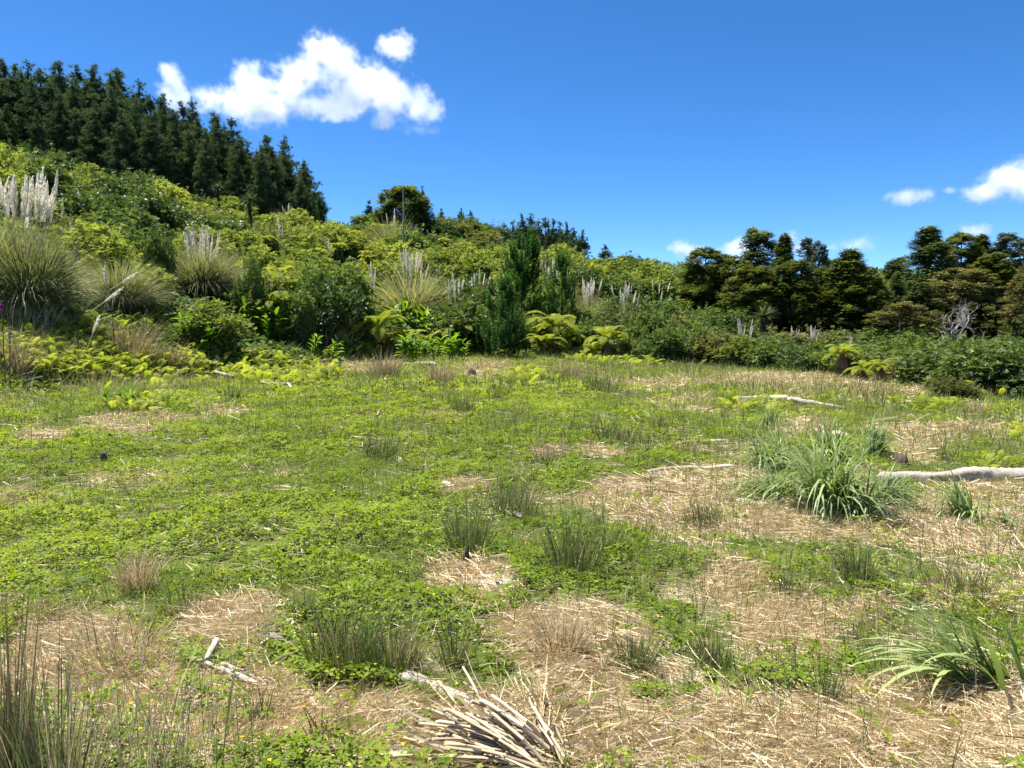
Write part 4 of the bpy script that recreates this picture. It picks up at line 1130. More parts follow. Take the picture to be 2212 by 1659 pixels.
# leafy undergrowth between the shrubs, one mass
mb = Mesh()
n = 34000
u = rng.uniform(-150, 2350, n); e0 = np.interp(u, KU, KE) + 0.4; yr = np.interp(u, RU, RY) + 14
y = e0 + (yr - e0) * rng.uniform(0, 1, n) ** 1.5
x = (u - CU) / F * y
keep = ~((u < 380) & (y < 19.5)); x, y = x[keep], y[keep]
n = len(x)
lw = np.clip((880 - (CU + F * x / y)) / 200, 0, 1)
hgt = (0.15 + 1.1 * np.clip(fbm(x, y, 2.5, 91, 3), 0, 1) ** 1.3) * np.clip((y - edge(x, y)) / (3.5 + 6 * lw), 0.1, 1)
z = terrain(x, y) + hgt * rng.uniform(.1, 1.0, n)
inst(mb, *ROS3, np.stack([x, y, z], 1), frames(rdir(n, -.2)), rng.uniform(.14, .25, n) * (0.75 + y / 60), np.clip(fbm(x, y, 5, 95, 3) + rng.normal(0, .2, n), 0, 1))
o = link('undergrowth', mb.mesh('undergrowth', M['shrub_mid'])); o['kind'] = 'stuff'; o['label'] = 'leafy green undergrowth filling the slope between the shrubs'

# ------------------------------------------------------------------ ground cover of the field (nobody could count it)
def wedge(y0, y1, dens):
    A = .72 * (y1 ** 2 - y0 ** 2) + 1.0 * (y1 - y0)
    n = int(A * dens)
    y = np.sqrt(rng.uniform(y0 ** 2, y1 ** 2, n)); x = rng.uniform(-1, 1, n) * (.70 * y + .35)
    k = y < edge(x, y) + 2.2 + 3.2 * sstep(480, 300, u_of(x, y))
    return x[k], y[k]
# trifoliate leaves
TRI_V, TRI_T = [], []
for i in range(3):
    a = (i - 1) * 1.9; c, s = math.cos(a), math.sin(a); b_ = len(TRI_V)
    for (px, py, pz) in ((0, .06, 0), (.36, .6, .10), (.12, 1.0, .0), (-.2, .95, .02), (-.36, .5, .10)):
        TRI_V.append((px * c + py * s, -px * s + py * c, pz))
    TRI_T += [(b_, b_ + 1, b_ + 2), (b_, b_ + 2, b_ + 3), (b_, b_ + 3, b_ + 4)]
mb = Mesh(); mbf = Mesh()
for (y0, y1, dens, size, tm) in [(2.2, 4.5, 1700, .020, (TRI_V, TRI_T)), (4.5, 8.5, 950, .024, (TRI_V, TRI_T)), (8.5, 15, 620, .034, ROS3), (15, 35, 120, .075, ROS3)]:
    x, y = wedge(y0, y1, dens)
    s, u, v = cover(x, y)
    lush = np.clip(1.1 - s * 1.55, .09, 1) * np.clip(.62 + .38 * sstep(1500, 1000, u) - .35 * sstep(11, 16, y) * 0.6, .15, 1)
    gap = fbm(x, y, .45, 51, 3)
    k = (rng.random(len(x)) < lush * 1.15) & (gap > .34 + .10 * sstep(1200, 1700, u))
    k |= rng.random(len(x)) < .05 * (y < 9)
    x, y, s, u, gap = x[k], y[k], s[k], u[k], gap[k]
    n = len(x)
    mound = np.clip((gap - .34) * 2.4, 0, 1)
    h = (.015 + .15 * mound * rng.uniform(.35, 1.0, n)) * (1 if y1 < 9 else .9)
    z = terrain(x, y) + h
    dirn = rdir(n, -.1) * np.array([1, 1, .35]) ; up = rng.normal(0, .38, (n, 3)) + np.array([0, 0, 1])
    ton = .30 + .55 * fbm(x, y, 1.7, 61, 3) + .25 * (mound - .5) * .6 + rng.normal(0, .14, n) + .10 * sstep(9, 18, y) - 0.12 * sstep(5.5, 3.5, y)
    inst(mb, *tm, np.stack([x, y, z], 1), frames(dirn, up), size * rng.uniform(.65, 1.5, n), np.clip(ton, 0, 1))
    # flowers
    f = (rng.random(n) < (.010 if y1 < 9 else .006)) & (u < 1500)
    if f.any():
        q = np.stack([x[f], y[f], z[f] + rng.uniform(.02, .06, f.sum())], 1)
        inst(mbf, *rosette(5, .42, .15, .0), q, frames(rdir(f.sum(), -.1) * np.array([1, 1, .2])), np.full(f.sum(), .0085 if y1 < 5 else .010 if y1 < 9 else .013), rng.uniform(0, 1, f.sum()))
o = link('clover_cover', mb.mesh('clover_cover', M['clover'])); tag(o, 'bright green leafy ground cover of creeping buttercup and clover', None, None, 'stuff')
o = link('buttercup_flowers', mbf.mesh('buttercup_flowers', M['flower'])); tag(o, 'tiny yellow buttercup flowers in the green cover', None, None, 'stuff')

# fresh grass and dry grass blades
mg, md = Mesh(), Mesh()
for (y0, y1, dens, L, W) in [(2.2, 5, 900, .15, .0042), (5, 9, 800, .16, .0055), (9, 16, 420, .19, .009), (16, 36, 190, .24, .017)]:
    x, y = wedge(y0, y1, dens)
    s, u, v = cover(x, y)
    g = fbm(x, y, .8, 71, 3); right = sstep(1000, 1700, u)
    k = (rng.random(len(x)) < np.clip((g - .36) * 3.0 + .25 * right, 0, 1)) & (rng.random(len(x)) < 1 - s * .8)
    x1, y1_, u1 = x[k], y[k], u[k]; n = len(x1)
    fresh = .2 + .6 * fbm(x1, y1_, 1.5, 77, 3) + rng.normal(0, .16, n)
    hs_ = L * rng.uniform(.5, 1.5, n) * (.6 + .9 * fbm(x1, y1_, .9, 78, 2))
    strips(mg, np.stack([x1, y1_, terrain(x1, y1_) - .005], 1), rng.uniform(0, 6.28, n), hs_, W * rng.uniform(.7, 1.3, n), rng.uniform(0, .7, n), rng.uniform(.2, 1.3, n), np.clip(fresh, 0, 1), 2, 1.0)
    k = rng.random(len(x)) < np.clip(s * .30 + .10 * (g < .4) + .16 * sstep(12, 20, y), 0, 1)
    x1, y1_ = x[k], y[k]; n = len(x1)
    strips(md, np.stack([x1, y1_, terrain(x1, y1_) - .005], 1), rng.uniform(0, 6.28, n), L * rng.uniform(.6, 1.6, n), W * rng.uniform(.6, 1.1, n), rng.uniform(.1, 1.0, n), rng.uniform(.2, 1.5, n), np.clip(rng.normal(.5, .25, n), 0, 1), 2, 1.0)
# longer grass on the bank below the big pampas
x, y = wedge(13.5, 20.5, 260)
u, v = proj(x, y, terrain(x, y))
k = (u < 480) & (rng.random(len(x)) < np.clip((fbm(x, y, 1.4, 131, 3) - .30) * 3, 0, 1) * sstep(480, 380, u)) & (y > 14.3)
x, y = x[k], y[k]; n = len(x)
strips(mg, np.stack([x, y, terrain(x, y) - .01], 1), rng.uniform(0, 6.28, n), .34 * rng.uniform(.4, 1.4, n), .013 * rng.uniform(.6, 1.3, n), rng.uniform(0, .7, n), rng.uniform(.2, 1.4, n), np.clip(.35 + .5 * fbm(x, y, 1.8, 133, 3) + rng.normal(0, .2, n), 0, 1), 3, 1.0)
k = rng.random(n) < .35
strips(md, np.stack([x, y, terrain(x, y) - .01], 1)[k], rng.uniform(0, 6.28, k.sum()), .45 * rng.uniform(.4, 1.4, k.sum()), np.full(k.sum(), .011), rng.uniform(0, .6, k.sum()), rng.uniform(.1, 1.0, k.sum()), np.clip(rng.normal(.6, .25, k.sum()), 0, 1), 3, 1.0)
o = link('meadow_grass', mg.mesh('meadow_grass', M['grass'])); tag(o, 'short fresh grass blades through the ground cover', None, None, 'stuff')
o = link('dry_grass', md.mesh('dry_grass', M['drygrass'])); tag(o, 'thin dry grass blades scattered over the field', None, None, 'stuff')

# loose thin rush stems standing over the field
mr_ = Mesh(); mrd = Mesh()
for (y0, y1, dens, L, W) in [(2.4, 5, 75, .24, .0034), (5, 9, 60, .27, .0045), (9, 16, 34, .3, .0075), (16, 33, 16, .36, .014)]:
    x, y = wedge(y0, y1, dens * 3)
    s, u, v = cover(x, y)
    k = rng.random(len(x)) < np.clip((fbm(x, y, 1.6, 111, 3) - .40) * 3.2, 0, 1) * (.35 + .65 * sstep(700, 1300, u))
    for mm, sel in ((mr_, k & (rng.random(len(x)) < .62)), (mrd, k & (rng.random(len(x)) < .45))):
        a, c = x[sel], y[sel]; n = len(a)
        strips(mm, np.stack([a, c, terrain(a, c) - .01], 1), rng.uniform(0, 6.28, n), L * rng.uniform(.4, 1.5, n), W * rng.uniform(.7, 1.2, n), rng.uniform(0, .4, n), rng.uniform(0, .5, n), np.clip(rng.normal(.5, .25, n), 0, 1), 3, 1.2)
o = link('thin_rushes', mr_.mesh('thin_rushes', M['rush'])); tag(o, 'thin green rush stems standing singly over the field', None, None, 'stuff')
o = link('dry_stems', mrd.mesh('dry_stems', M['drygrass'])); tag(o, 'thin dry stems standing singly over the field', None, None, 'stuff')

# flattened straw
ms = Mesh()
for (y0, y1, dens, L, W) in [(2.2, 4.2, 9500, .085, .0032), (4.2, 7, 5500, .10, .0042), (7, 12, 1500, .14, .0075), (12, 34, 170, .24, .018)]:
    x, y = wedge(y0, y1, dens)
    s, u, v = cover(x, y)
    k = rng.random(len(x)) < np.clip((s - .22) * 1.7, 0, 1) + .05
    x, y, s = x[k], y[k], s[k]; n = len(x)
    az = rng.uniform(0, 6.28, n) * .6 + fbm(x, y, 1.3, 81, 2) * 9
    lift = rng.uniform(0, .045, n) * (1 + (fbm(x, y, .5, 83, 2) > .55) * .8)
    long_ = np.where(rng.random(n) < .03, 1.7, 1.0)
    strips(ms, np.stack([x, y, terrain(x, y) + lift], 1), az, L * rng.uniform(.4, 1.5, n) * long_, W * rng.uniform(.5, 1.5, n) * np.where(long_ > 1, 1.3, 1), rng.normal(1.50, .13, n), rng.normal(.05, .22, n), np.clip(rng.normal(.52, .24, n), 0, 1), 2 if y1 < 5 else 1, .8, 1.4, tip=False)
o = link('straw_litter', ms.mesh('straw_litter', M['straw'])); tag(o, 'flattened pale straw litter covering the bare patches', None, None, 'stuff')

# wood chips
mc = Mesh()
CHIP = ([(-.5, -.16, 0), (.5, -.2, 0), (.45, .2, 0), (-.5, .14, 0), (-.4, -.1, .12), (.42, -.12, .12), (.38, .12, .12), (-.42, .1, .12)],
        [(4, 5, 6, 7), (0, 1, 5, 4), (1, 2, 6, 5), (2, 3, 7, 6), (3, 0, 4, 7)])
for (u0, v0, ru, rv, n, sz) in [(300, 915, 110, 20, 900, .055), (760, 790, 110, 14, 700, .07), (1070, 1258, 66, 30, 1700, .026), (555, 1350, 80, 52, 700, .03), (1040, 805, 45, 16, 300, .06), (90, 940, 60, 10, 250, .05), (480, 880, 60, 12, 200, .05), (870, 1000, 20, 8, 40, .04), (965, 1050, 40, 14, 160, .045), (15, 868, 40, 8, 120, .05), (1470, 1040, 60, 14, 200, .04), (1475, 1570, 40, 25, 40, .03)]:
    th = rng.uniform(0, 6.28, n); rr = np.sqrt(rng.uniform(0, 1, n))
    uu, vv = u0 + ru * rr * np.cos(th), v0 + rv * rr * np.sin(th)
    yy = np.interp(vv, *zip(*sorted((proj(0.001, y_, gz((u0 - CU) / F * y_, y_))[1], y_) for y_ in np.linspace(2.3, 34, 90))))
    xx = (uu - CU) / F * yy
    inst(mc, *CHIP, np.stack([xx, yy, terrain(xx, yy) + rng.uniform(0, .03, n)], 1), frames(rdir(n) * np.array([1, 1, .3]), rng.normal(0, .5, (n, 3)) + np.array([0, 0, 1])), sz * rng.uniform(.4, 1.6, n), np.clip(rng.normal(.6, .28, n), 0, 1))
o = link('wood_chips', mc.mesh('wood_chips', M['chip'])); tag(o, 'pale wood chips strewn over the bare patches', None, None, 'stuff')

# low yellow ferns
def stuff_fronds(spots, name, label):
    mb = Mesh()
    F1 = frond_mesh(9, M['low_fern'], 14, .24, .9, .6, 'frond')
    V = np.zeros(len(F1.vertices) * 3); F1.vertices.foreach_get('co', V); V = V.reshape(-1, 3)
    tr = np.array([p_.vertices[:] for p_ in F1.polygons if len(p_.vertices) == 3])
    for (u0, v0, ru, rv, n, L) in spots:
        for i in range(n):
            th = rng.uniform(0, 6.28); rr = math.sqrt(rng.uniform(0, 1))
            p = hit(u0 + ru * rr * math.cos(th), v0 + rv * rr * math.sin(th))
            a = rng.uniform(0, 6.28); tl = rng.uniform(-.15, .85)
            ca, sa = math.cos(a), math.sin(a)
            q = V * L * rng.uniform(.6, 1.25)
            q = np.stack([q[:, 0], q[:, 1] * math.cos(tl) - q[:, 2] * math.sin(tl), q[:, 1] * math.sin(tl) + q[:, 2] * math.cos(tl)], 1)
            q = np.stack([q[:, 0] * ca - q[:, 1] * sa, q[:, 0] * sa + q[:, 1] * ca, q[:, 2]], 1)
            mb.add(q + p + np.array([0, 0, rng.uniform(0, .12)]), tr, float(np.clip(rng.normal(.62, .25), 0, 1)))
    F1.name = 'frond_unused'; bpy.data.meshes.remove(F1)
    o = link(name, mb.mesh(name, M['low_fern'])); tag(o, label, None, None, 'stuff')
stuff_fronds([(150, 770, 180, 48, 930, 0.30), (420, 785, 80, 25, 115, 0.38), (330, 815, 130, 38, 252, 0.38), (620, 815, 130, 26, 295, 0.41), (560, 790, 80, 18, 137, 0.38), (740, 770, 60, 14, 52, 0.38), (1150, 830, 60, 20, 73, 0.38), (880, 740, 80, 14, 63, 0.46), (820, 760, 60, 10, 52, 0.46),
              (1330, 785, 110, 8, 84, 0.46), (1500, 790, 120, 7, 63, 0.46), (1240, 770, 60, 6, 42, 0.46), (2000, 885, 70, 12, 63, 0.30), (1620, 890, 70, 10, 63, 0.30), (2110, 865, 60, 10, 42, 0.30), (230, 720, 110, 22, 126, 0.46), (300, 890, 60, 18, 63, 0.30), (2190, 930, 20, 30, 31, 0.27), (2150, 1020, 40, 20, 31, 0.16), (1000, 760, 60, 6, 42, 0.38)],
             'low_ferns', 'low yellow green bracken ferns along the bush edge')

# ------------------------------------------------------------------ single plants of the field
def rush(u, v, h_px, w_px, n, label, mat='rush', lean=(0, .38), droop=(.05, .5), W=.0046, tb=.45, dead=0.15, name='rush_clump', cat='rush', group='rush and grass tufts in the field', seed=0, skew=None):
    global rng
    p = hit(u, v); h = h_px / F * p[1]; r = w_px / F * p[1] / 2
    if v < 1600: n = int(n * 1.9); h *= 1.22
    r_ = np.random.default_rng(seed + int(u * 7 + v))
    t = thing(name, label, cat, p, 0, 1, group)
    for nm, m_, cnt in (('stems', mat, int(n * (1 - dead))), ('dead_stems', 'drygrass', int(n * dead))):
        if cnt < 3: continue
        mb = Mesh(); a = r_.uniform(0, 6.28, cnt) if skew is None else skew + r_.normal(0, .6, cnt)
        rr = r_.uniform(0, 1, cnt) ** .6 * r * .8; pa = r_.uniform(0, 6.28, cnt)
        base = np.stack([np.cos(pa) * rr, np.sin(pa) * rr, np.full(cnt, -.02)], 1)
        base[:, 2] += terrain(p[0] + base[:, 0], p[1] + base[:, 1]) - p[2]
        a = np.where(r_.random(cnt) < .6, pa + r_.normal(0, .6, cnt), a)
        strips(mb, base, a, h * r_.uniform(.3, 1.12, cnt) * (1.08 - .45 * (rr / max(r, .01))), W * r_.uniform(.6, 1.25, cnt) * max(1.0, p[1] / 6), r_.uniform(*lean, cnt) + .1 * rr / max(r, .01), r_.uniform(*droop, cnt), np.clip(tb + r_.normal(0, .27, cnt), 0, 1), 4, 1.2)
        link(nm, mb.mesh(nm, M[m_]), t)
    return t
for a in [
    (1112, 1110, 105, 120, 210, 'dark green rush clump in the middle of the field, right of centre'),
    (1010, 1195, 125, 100, 190, 'rush clump with a brown side growing behind the wood chip mound'),
    (1235, 1245, 165, 150, 190, 'tall loose rush clump right of the wood chip mound'),
    (1310, 1200, 100, 90, 110, 'dark thin rushes between the loose clump and the straw patch'),
    (740, 1445, 165, 170, 260, 'big rush clump in front of the field, left of the white log'),
    (850, 1450, 145, 130, 200, 'rush clump leaning right over the end of the white log'),
    (1370, 1450, 100, 90, 200, 'fresh green tuft at the edge of the bottom straw'),
    (1540, 1435, 70, 110, 160, 'low fresh tuft right of the green one at the straw edge'),
    (1785, 1515, 120, 60, 60, 'sparse dark rush with few stems standing in the straw'),
    (820, 1000, 75, 85, 150, 'blue green grass tuft in the clover left of centre'),
    (1003, 895, 55, 60, 90, 'dark rush tuft high in the field, left of the middle'),
    (1105, 920, 32, 46, 60, 'small dark rush tuft right of the high tuft'),
    (1075, 860, 40, 60, 60, 'thin upright rushes just below the bush edge'),
    (1850, 1260, 110, 90, 170, 'upright rush clump below the large tussock in the straw'),
    (2085, 1290, 95, 190, 240, 'broad green rush bed near the right edge'),
    (1520, 1140, 65, 110, 170, 'bright green low rush bed at the right of the straw patch'),
    (1310, 950, 50, 90, 90, 'thin rushes before the lone short log'),
    (1365, 960, 45, 70, 70, 'thin rushes left of the short white log'),
    (1430, 925, 40, 70, 60, 'thin short rushes above the short white log'),
    (1180, 1000, 45, 90, 80, 'dark rush tufts in a thin row right of centre'),
    (980, 1440, 140, 60, 70, 'slim rush with few stems between white log and dry tuft'),
    (650, 1330, 75, 70, 70, 'thin rushes left of the big front clump'),
    (395, 1330, 110, 110, 90, 'thin dark rushes above the crossed sticks'),
    (500, 870, 55, 60, 60, 'thin rushes under the yellow ferns on the left'),
    (1300, 850, 60, 110, 110, 'hazy dark rushes near the bush edge, right of centre'),
    (1700, 1290, 80, 70, 60, 'thin rushes in the green right of the loose clump'),
    (1925, 910, 30, 40, 50, 'short tuft beyond the large tussock'),
    (560, 1560, 110, 60, 50, 'thin wiry rushes at the bottom, right of the crossed sticks'),
    (720, 1600, 150, 120, 60, 'dark wiry stems at the bottom left of the stalk heap'),
    (2040, 1000, 60, 30, 20, 'few thin stems behind the big right log')]:
    rush(*a)
for a in [
    (300, 1275, 115, 80, 170, 'bushy tan dry grass tuft on the left of the clover'),
    (1215, 1420, 130, 130, 260, 'pale straw coloured dry tuft in front of the wood chip mound'),
    (830, 822, 70, 75, 170, 'brown dry grass tuft left of the wide ginger row'),
    (950, 830, 55, 60, 130, 'brown dry tuft at the foot of the wide ginger row'),
    (1225, 820, 45, 80, 140, 'dark brown dry tuft on the field under the bush edge'),
    (1732, 865, 30, 80, 130, 'brown dry tuft behind the long white log'),
    (2105, 895, 40, 50, 100, 'pale dry tuft by the glossy shrubs'),
    (2100, 940, 38, 90, 110, 'pinkish dry tuft below the pale one on the right'),
    (930, 905, 25, 50, 70, 'low dry tuft amid green, left of centre'),
    (372, 795, 70, 60, 160, 'grey brown dry grass tuft left of the ginger row'),
    (285, 770, 95, 110, 220, 'tall grey seeding grass tuft under the small pampas'),
    (60, 690, 60, 220, 200, 'band of dry seed grass at the foot of the huge pampas'),
    (30, 800, 110, 80, 150, 'grey brown weeds at the left picture edge'),
    (700, 735, 70, 180, 320, 'long purplish dry grass sweeping down by the ginger'),
    (568, 668, 60, 40, 130, 'brown dead upright plant right of the round pampas'),
    (1485, 985, 45, 60, 80, 'brown dry stems beside the short white log'),
    (245, 1440, 150, 230, 180, 'sprawling dead grass on the left of the crossed sticks'),
    (420, 1330, 60, 120, 110, 'low dead grass behind the crossed sticks'),
    (90, 1345, 60, 150, 130, 'flattened dead grass at the left edge'),
    (100, 1640, 140, 160, 60, 'dead grass at the bottom left corner')]:
    rush(*a, mat='drygrass', dead=0, tb=.35 if 'brown' in a[5] or 'purpl' in a[5] or 'grey' in a[5] else .55, lean=(0, .55), droop=(.1, .9), name='dry_tuft', cat='dry grass', group='dry grass tufts in the field')
# leaning tall stems in the near left corner
rush(20, 1790, 640, 110, 240, 'tall bundle of dead brown stems cut by the left picture edge', mat='drygrass', dead=0, tb=.4, lean=(0, .07), droop=(0, .12), W=.006, name='dead_stem_bundle', cat='dead stems', group=None)
rush(120, 1790, 540, 190, 330, 'thick green brown rush clump leaning out of the bottom left corner', dead=.45, tb=.7, lean=(-.05, .25), droop=(.05, .35), W=.0042, group=None, skew=math.pi * .9)
rush(280, 1720, 440, 420, 240, 'tall wispy grass stems arching up in the left foreground', mat='straw', dead=0, tb=.5, lean=(0, .3), droop=(.0, .5), W=.0034, name='wispy_grass', cat='grass', group=None)
rush(450, 1690, 400, 330, 110, 'green wispy stems rising right of the left corner clump', mat='rush', tb=.9, dead=.4, lean=(0, .25), droop=(0, .5), W=.0030, name='wispy_grass', cat='grass', group=None)

# tussocks of long arching blades, each blade its own part
def blade_part(seed, mat, L=1.0, W=.018, lean=.25, droop=1.5, nseg=8):
    mb = Mesh()
    global rng
    strips(mb, np.array([[0, 0, 0.0]]), np.array([math.pi / 2]), np.array([L]), np.array([W]), np.array([lean]), np.array([droop]), np.array([.25 + .09 * seed]), nseg, 0.5)
    me = mb.mesh('blade', mat)
    return me
TB = [blade_part(k, M['tussock'], 1, .021 + .003 * (k % 3), .12 + .10 * k, 1.45 + .2 * k) for k in range(7)]
FB = [blade_part(k, M['flax'], 1, .040 + .006 * (k % 3), .3 + .08 * k, .8 + .16 * k) for k in range(6)]
def tussock(u, v, h_px, w_px, n, label, seed, bl=None, stiff=1.0, az=None, spread=None, group='long bladed tussocks among the straw', y=None, wk=1.0, name='tussock'):
    p = hit(u, v); h = h_px / F * p[1]; r = w_px / F * p[1] / 2
    r_ = np.random.default_rng(seed)
    t = thing(name, label, 'tussock grass', p, 0, 1, group)
    bl = bl or TB
    for k in range(n):
        o = link('blade', bl[int(r_.integers(0, len(bl)))], t)
        a = r_.uniform(0, 6.28) if az is None else az + r_.normal(0, spread)
        rr = math.sqrt(r_.uniform(0, 1)) * r * .3
        pa = r_.uniform(0, 6.28)
        bx, by = math.cos(pa) * rr, math.sin(pa) * rr * .7
        o.location = (bx, by, gz(p[0] + bx, p[1] + by) - p[2] - .02)
        L = h * 1.28 * r_.uniform(.6, 1.15)
        o.scale = (wk * (h ** .3) * r_.uniform(.7, 1.2), L * r_.uniform(.8, 1.15) * min(1.5, r / h * 1.15), L)
        o.rotation_euler = (r_.normal(0, .1) * stiff, 0, a - math.pi / 2)
    return t
tussock(1790, 1108, 213, 275, 240, 'largest tussock, arching blades in the middle of the right hand group', 1)
tussock(1850, 1120, 146, 187, 124, 'drooping front tussock with a dead skirt before the largest one', 2)
tussock(1660, 1020, 134, 187, 155, 'tussock at the left of the group before the straw mound', 3)
tussock(1665, 925, 75, 110, 93, 'upright fresh tussock behind the group beside the long white log', 4, stiff=.5)
tussock(1800, 1010, 146, 143, 124, 'tussock with upright blades at the back of the group', 5, stiff=.4)
tussock(1880, 990, 103, 143, 108, 'tussock sweeping right at the back of the group', 6, az=.3, spread=.6)
tussock(1905, 1100, 122, 165, 124, 'tussock spreading right in front of the log end', 7, az=.1, spread=.8)
tussock(1690, 1085, 122, 220, 139, 'low tussock sweeping left at the front of the group', 8, az=math.pi, spread=.8)
tussock(2090, 1130, 140, 165, 131, 'separate tussock in front of the big right log', 9, az=math.pi * .8, spread=1.1)
tussock(2175, 1140, 61, 88, 54, 'small pale tussock right of the separate one', 10)
tussock(1430, 845, 34, 60, 30, 'small tussock high in the field below the dark stand', 11)
tussock(1460, 890, 28, 60, 30, 'small pale tussock below the other high one', 12)
tussock(2195, 870, 40, 40, 30, 'dark upright tussock before the glossy shrubs at the right edge', 13)
tussock(70, 890, 40, 80, 50, 'grassy tuft on the left above the pale chip patch', 14)
tussock(125, 910, 34, 50, 40, 'small fresh grassy tuft beside another tuft on the left', 15)
tussock(295, 925, 35, 70, 50, 'dark grassy tuft in the chip patch', 16)
tussock(2195, 1262, 45, 190, 60, 'fallen dark blades lying flat at the right edge', 18, az=math.pi, spread=.5)
fp = tussock(2128, 1500, 255, 420, 46, 'broad bladed plant leaning left in the near right straw', 17, FB, .6, math.pi * .97, .32, None, name='broad_bladed_plant', wk=1.15)
fp2 = tussock(2180, 1492, 240, 260, 16, 'second broad bladed fan, more upright, right of the leaning one', 19, FB, .5, math.pi * .93, .35, None, name='broad_bladed_plant', wk=1.1)

# ------------------------------------------------------------------ logs, sticks, stumps
def log(a, b, r0, r1, label, mat='log', lift=.6, name='log', cat='log', group=None, wob=.05, seed=0, ns=12, nseg=16, broken=True):
    """a fallen log between two points of the photograph"""
    r_ = np.random.default_rng(seed + int(a[0] + 3 * b[1]))
    A, B = hit(*a), hit(*b)
    r0 = r0 / F * A[1]; r1 = r1 / F * B[1]
    L = float(np.linalg.norm((B - A)[:2]))
    q = np.linspace(0, 1, nseg)
    P = A[None] * (1 - q)[:, None] + B[None] * q[:, None]
    side = nrm(np.array([[-(B - A)[1], (B - A)[0], 0]]))[0]
    P = P + side * (np.sin(q * 5 + seed) * wob * max(r0, r1))[:, None]
    if ns > 20: P[:, 2] = np.maximum(P[:, 2], (np.convolve(np.pad(terrain(P[:, 0], P[:, 1]), 12, mode='edge'), np.ones(25) / 25, 'valid'))) + (r0 * (1 - q) + r1 * q) * lift
    else: P[:, 2] = np.maximum(terrain(P[:, 0], P[:, 1]), A[2] * (1 - q) + B[2] * q - .03) + (r0 * (1 - q) + r1 * q) * lift
    mb = Mesh()
    rad = (r0 * (1 - q) + r1 * q) * (1 + .10 * np.sin(q * 17 + seed) + r_.normal(0, .05 if ns <= 20 else .012, nseg))
    if broken: rad[-1] *= .45; rad[0] *= .55
    O = P.mean(0)
    tube(mb, P - O, rad, ns)
    V = mb.V[0]
    V += r_.normal(0, (.045 if ns <= 20 else .018) * max(r0, r1), V.shape)
    if ns > 12:                                   # splits and hollows that run along the grain
        jj_ = np.tile(np.arange(ns), nseg); ii_ = np.repeat(np.arange(nseg), ns)
        gr = vnoise(jj_ * 1.0, ii_ * .22, 1.6, seed + 3) - .5 + .6 * (vnoise(jj_ * 1.0, ii_ * .8, 1.1, seed + 9) - .5)
        cen = np.repeat(P - O, ns, 0)
        V[:] = cen + (V - cen) * (1 + .27 * gr)[:, None]
    ang = math.atan2((B - A)[1], (B - A)[0])
    c, s = math.cos(-ang), math.sin(-ang)
    for W_ in mb.V: W_[:] = np.stack([W_[:, 0] * c - W_[:, 1] * s, W_[:, 0] * s + W_[:, 1] * c, W_[:, 2]], 1)
    o = link(name, mb.mesh(name, M[mat], True)); o.location = O; o.rotation_euler = (0, 0, ang)
    return tag(o, label, cat, group)
log((1900, 1050), (2300, 1056), 18, 21, 'big grey rotting log lying across the right edge behind the tussocks', 'rot', .75, ns=26, nseg=70)
log((1582, 868), (1705, 872), 5, 8, 'left half of the long white log high in the field', 'log', 1.3)
log((1700, 874), (1830, 888), 8, 4, 'right half of the long white log, tapering to the right', 'log', 1.3)
log((1455, 968), (1572, 966), 4, 7, 'short white branch log pointing right before the tussocks', 'log', 1.8)
log((1400, 1024), (1595, 1020), 4, 7, 'thin pale log half hidden in straw left of the tussocks', 'log', 1.5)
log((1590, 1018), (1618, 1032), 7, 2, 'splintered stub at the end of the thin pale log', 'rot', .8)
log((1590, 1092), (1730, 1112), 9, 4, 'white log tapering right in front of the tussocks', 'log', 1.1)
log((812, 1462), (900, 1482), 9, 16, 'narrow far end of the white log lying in the front of the field', 'log', 1.0)
log((895, 1478), (1022, 1530), 16, 17, 'thick bleached white log whose end meets the stalk heap', 'log', .65, nseg=40, ns=16)
log((330, 1416), (560, 1500), 4, 7, 'longer of two crossed grey sticks in the left foreground', 'stick', 3.2, 'stick', 'stick')
log((448, 1448), (470, 1410), 6, 7, 'short thick stub standing across the longer grey stick', 'stick', 4.5, 'stick', 'stick')
log((478, 1450), (585, 1488), 6, 4, 'shorter grey stick lying beside the longer one', 'stick', 3.0, 'stick', 'stick')
log((465, 813), (505, 828), 4, 5, 'pale stick among low ferns on the left', 'stick', 3, 'stick', 'stick')
log((565, 838), (625, 842), 3.5, 3.5, 'white branch lying left in the low ferns', 'stick', 3, 'stick', 'stick')
log((605, 824), (630, 846), 4, 3, 'short white branch crossing the ferns to the right of another', 'stick', 3, 'stick', 'stick')
log((2140, 902), (2230, 916), 4, 7, 'pale log end at the right picture edge below the shrubs', 'log', .7)
log((870, 793), (942, 797), 4, 5, 'grey log along the foot of the wide ginger row', 'rot', 1.6)
log((305, 742), (345, 712), 2, 3, 'thin pale stick leaning in the grass under the small pampas', 'log', 4, 'stick', 'stick')
log((2150, 1480), (2230, 1500), 16, 20, 'white wood chunk beside the broad bladed plant', 'log', .7, 'wood_chunk', 'wood')
log((555, 1385), (640, 1410), 14, 9, 'rotten white log remains left of the big front rush', 'rot', 1.2)
log((500, 1325), (590, 1380), 7, 10, 'rotten pale log strip leading down to the log remains', 'rot', 1.2)
log((1100, 1110), (1128, 1122), 6, 5, 'small pale stick at the foot of the dark middle rush', 'log', .8, 'stick', 'stick')
log((950, 1085), (1070, 1095), 2, 3, 'thin pale twig in the clover left of the dark middle rush', 'log', 1.0, 'stick', 'stick')
log((735, 1208), (775, 1218), 2, 2, 'short straw coloured twig in the clover', 'stalk', 1.0, 'stick', 'stick')
log((1080, 1420), (1130, 1380), 4, 4, 'tan stalk slanting up before the dry tuft', 'stalk', 1.2, 'stick', 'stick', 'loose stalks by the dry tuft')
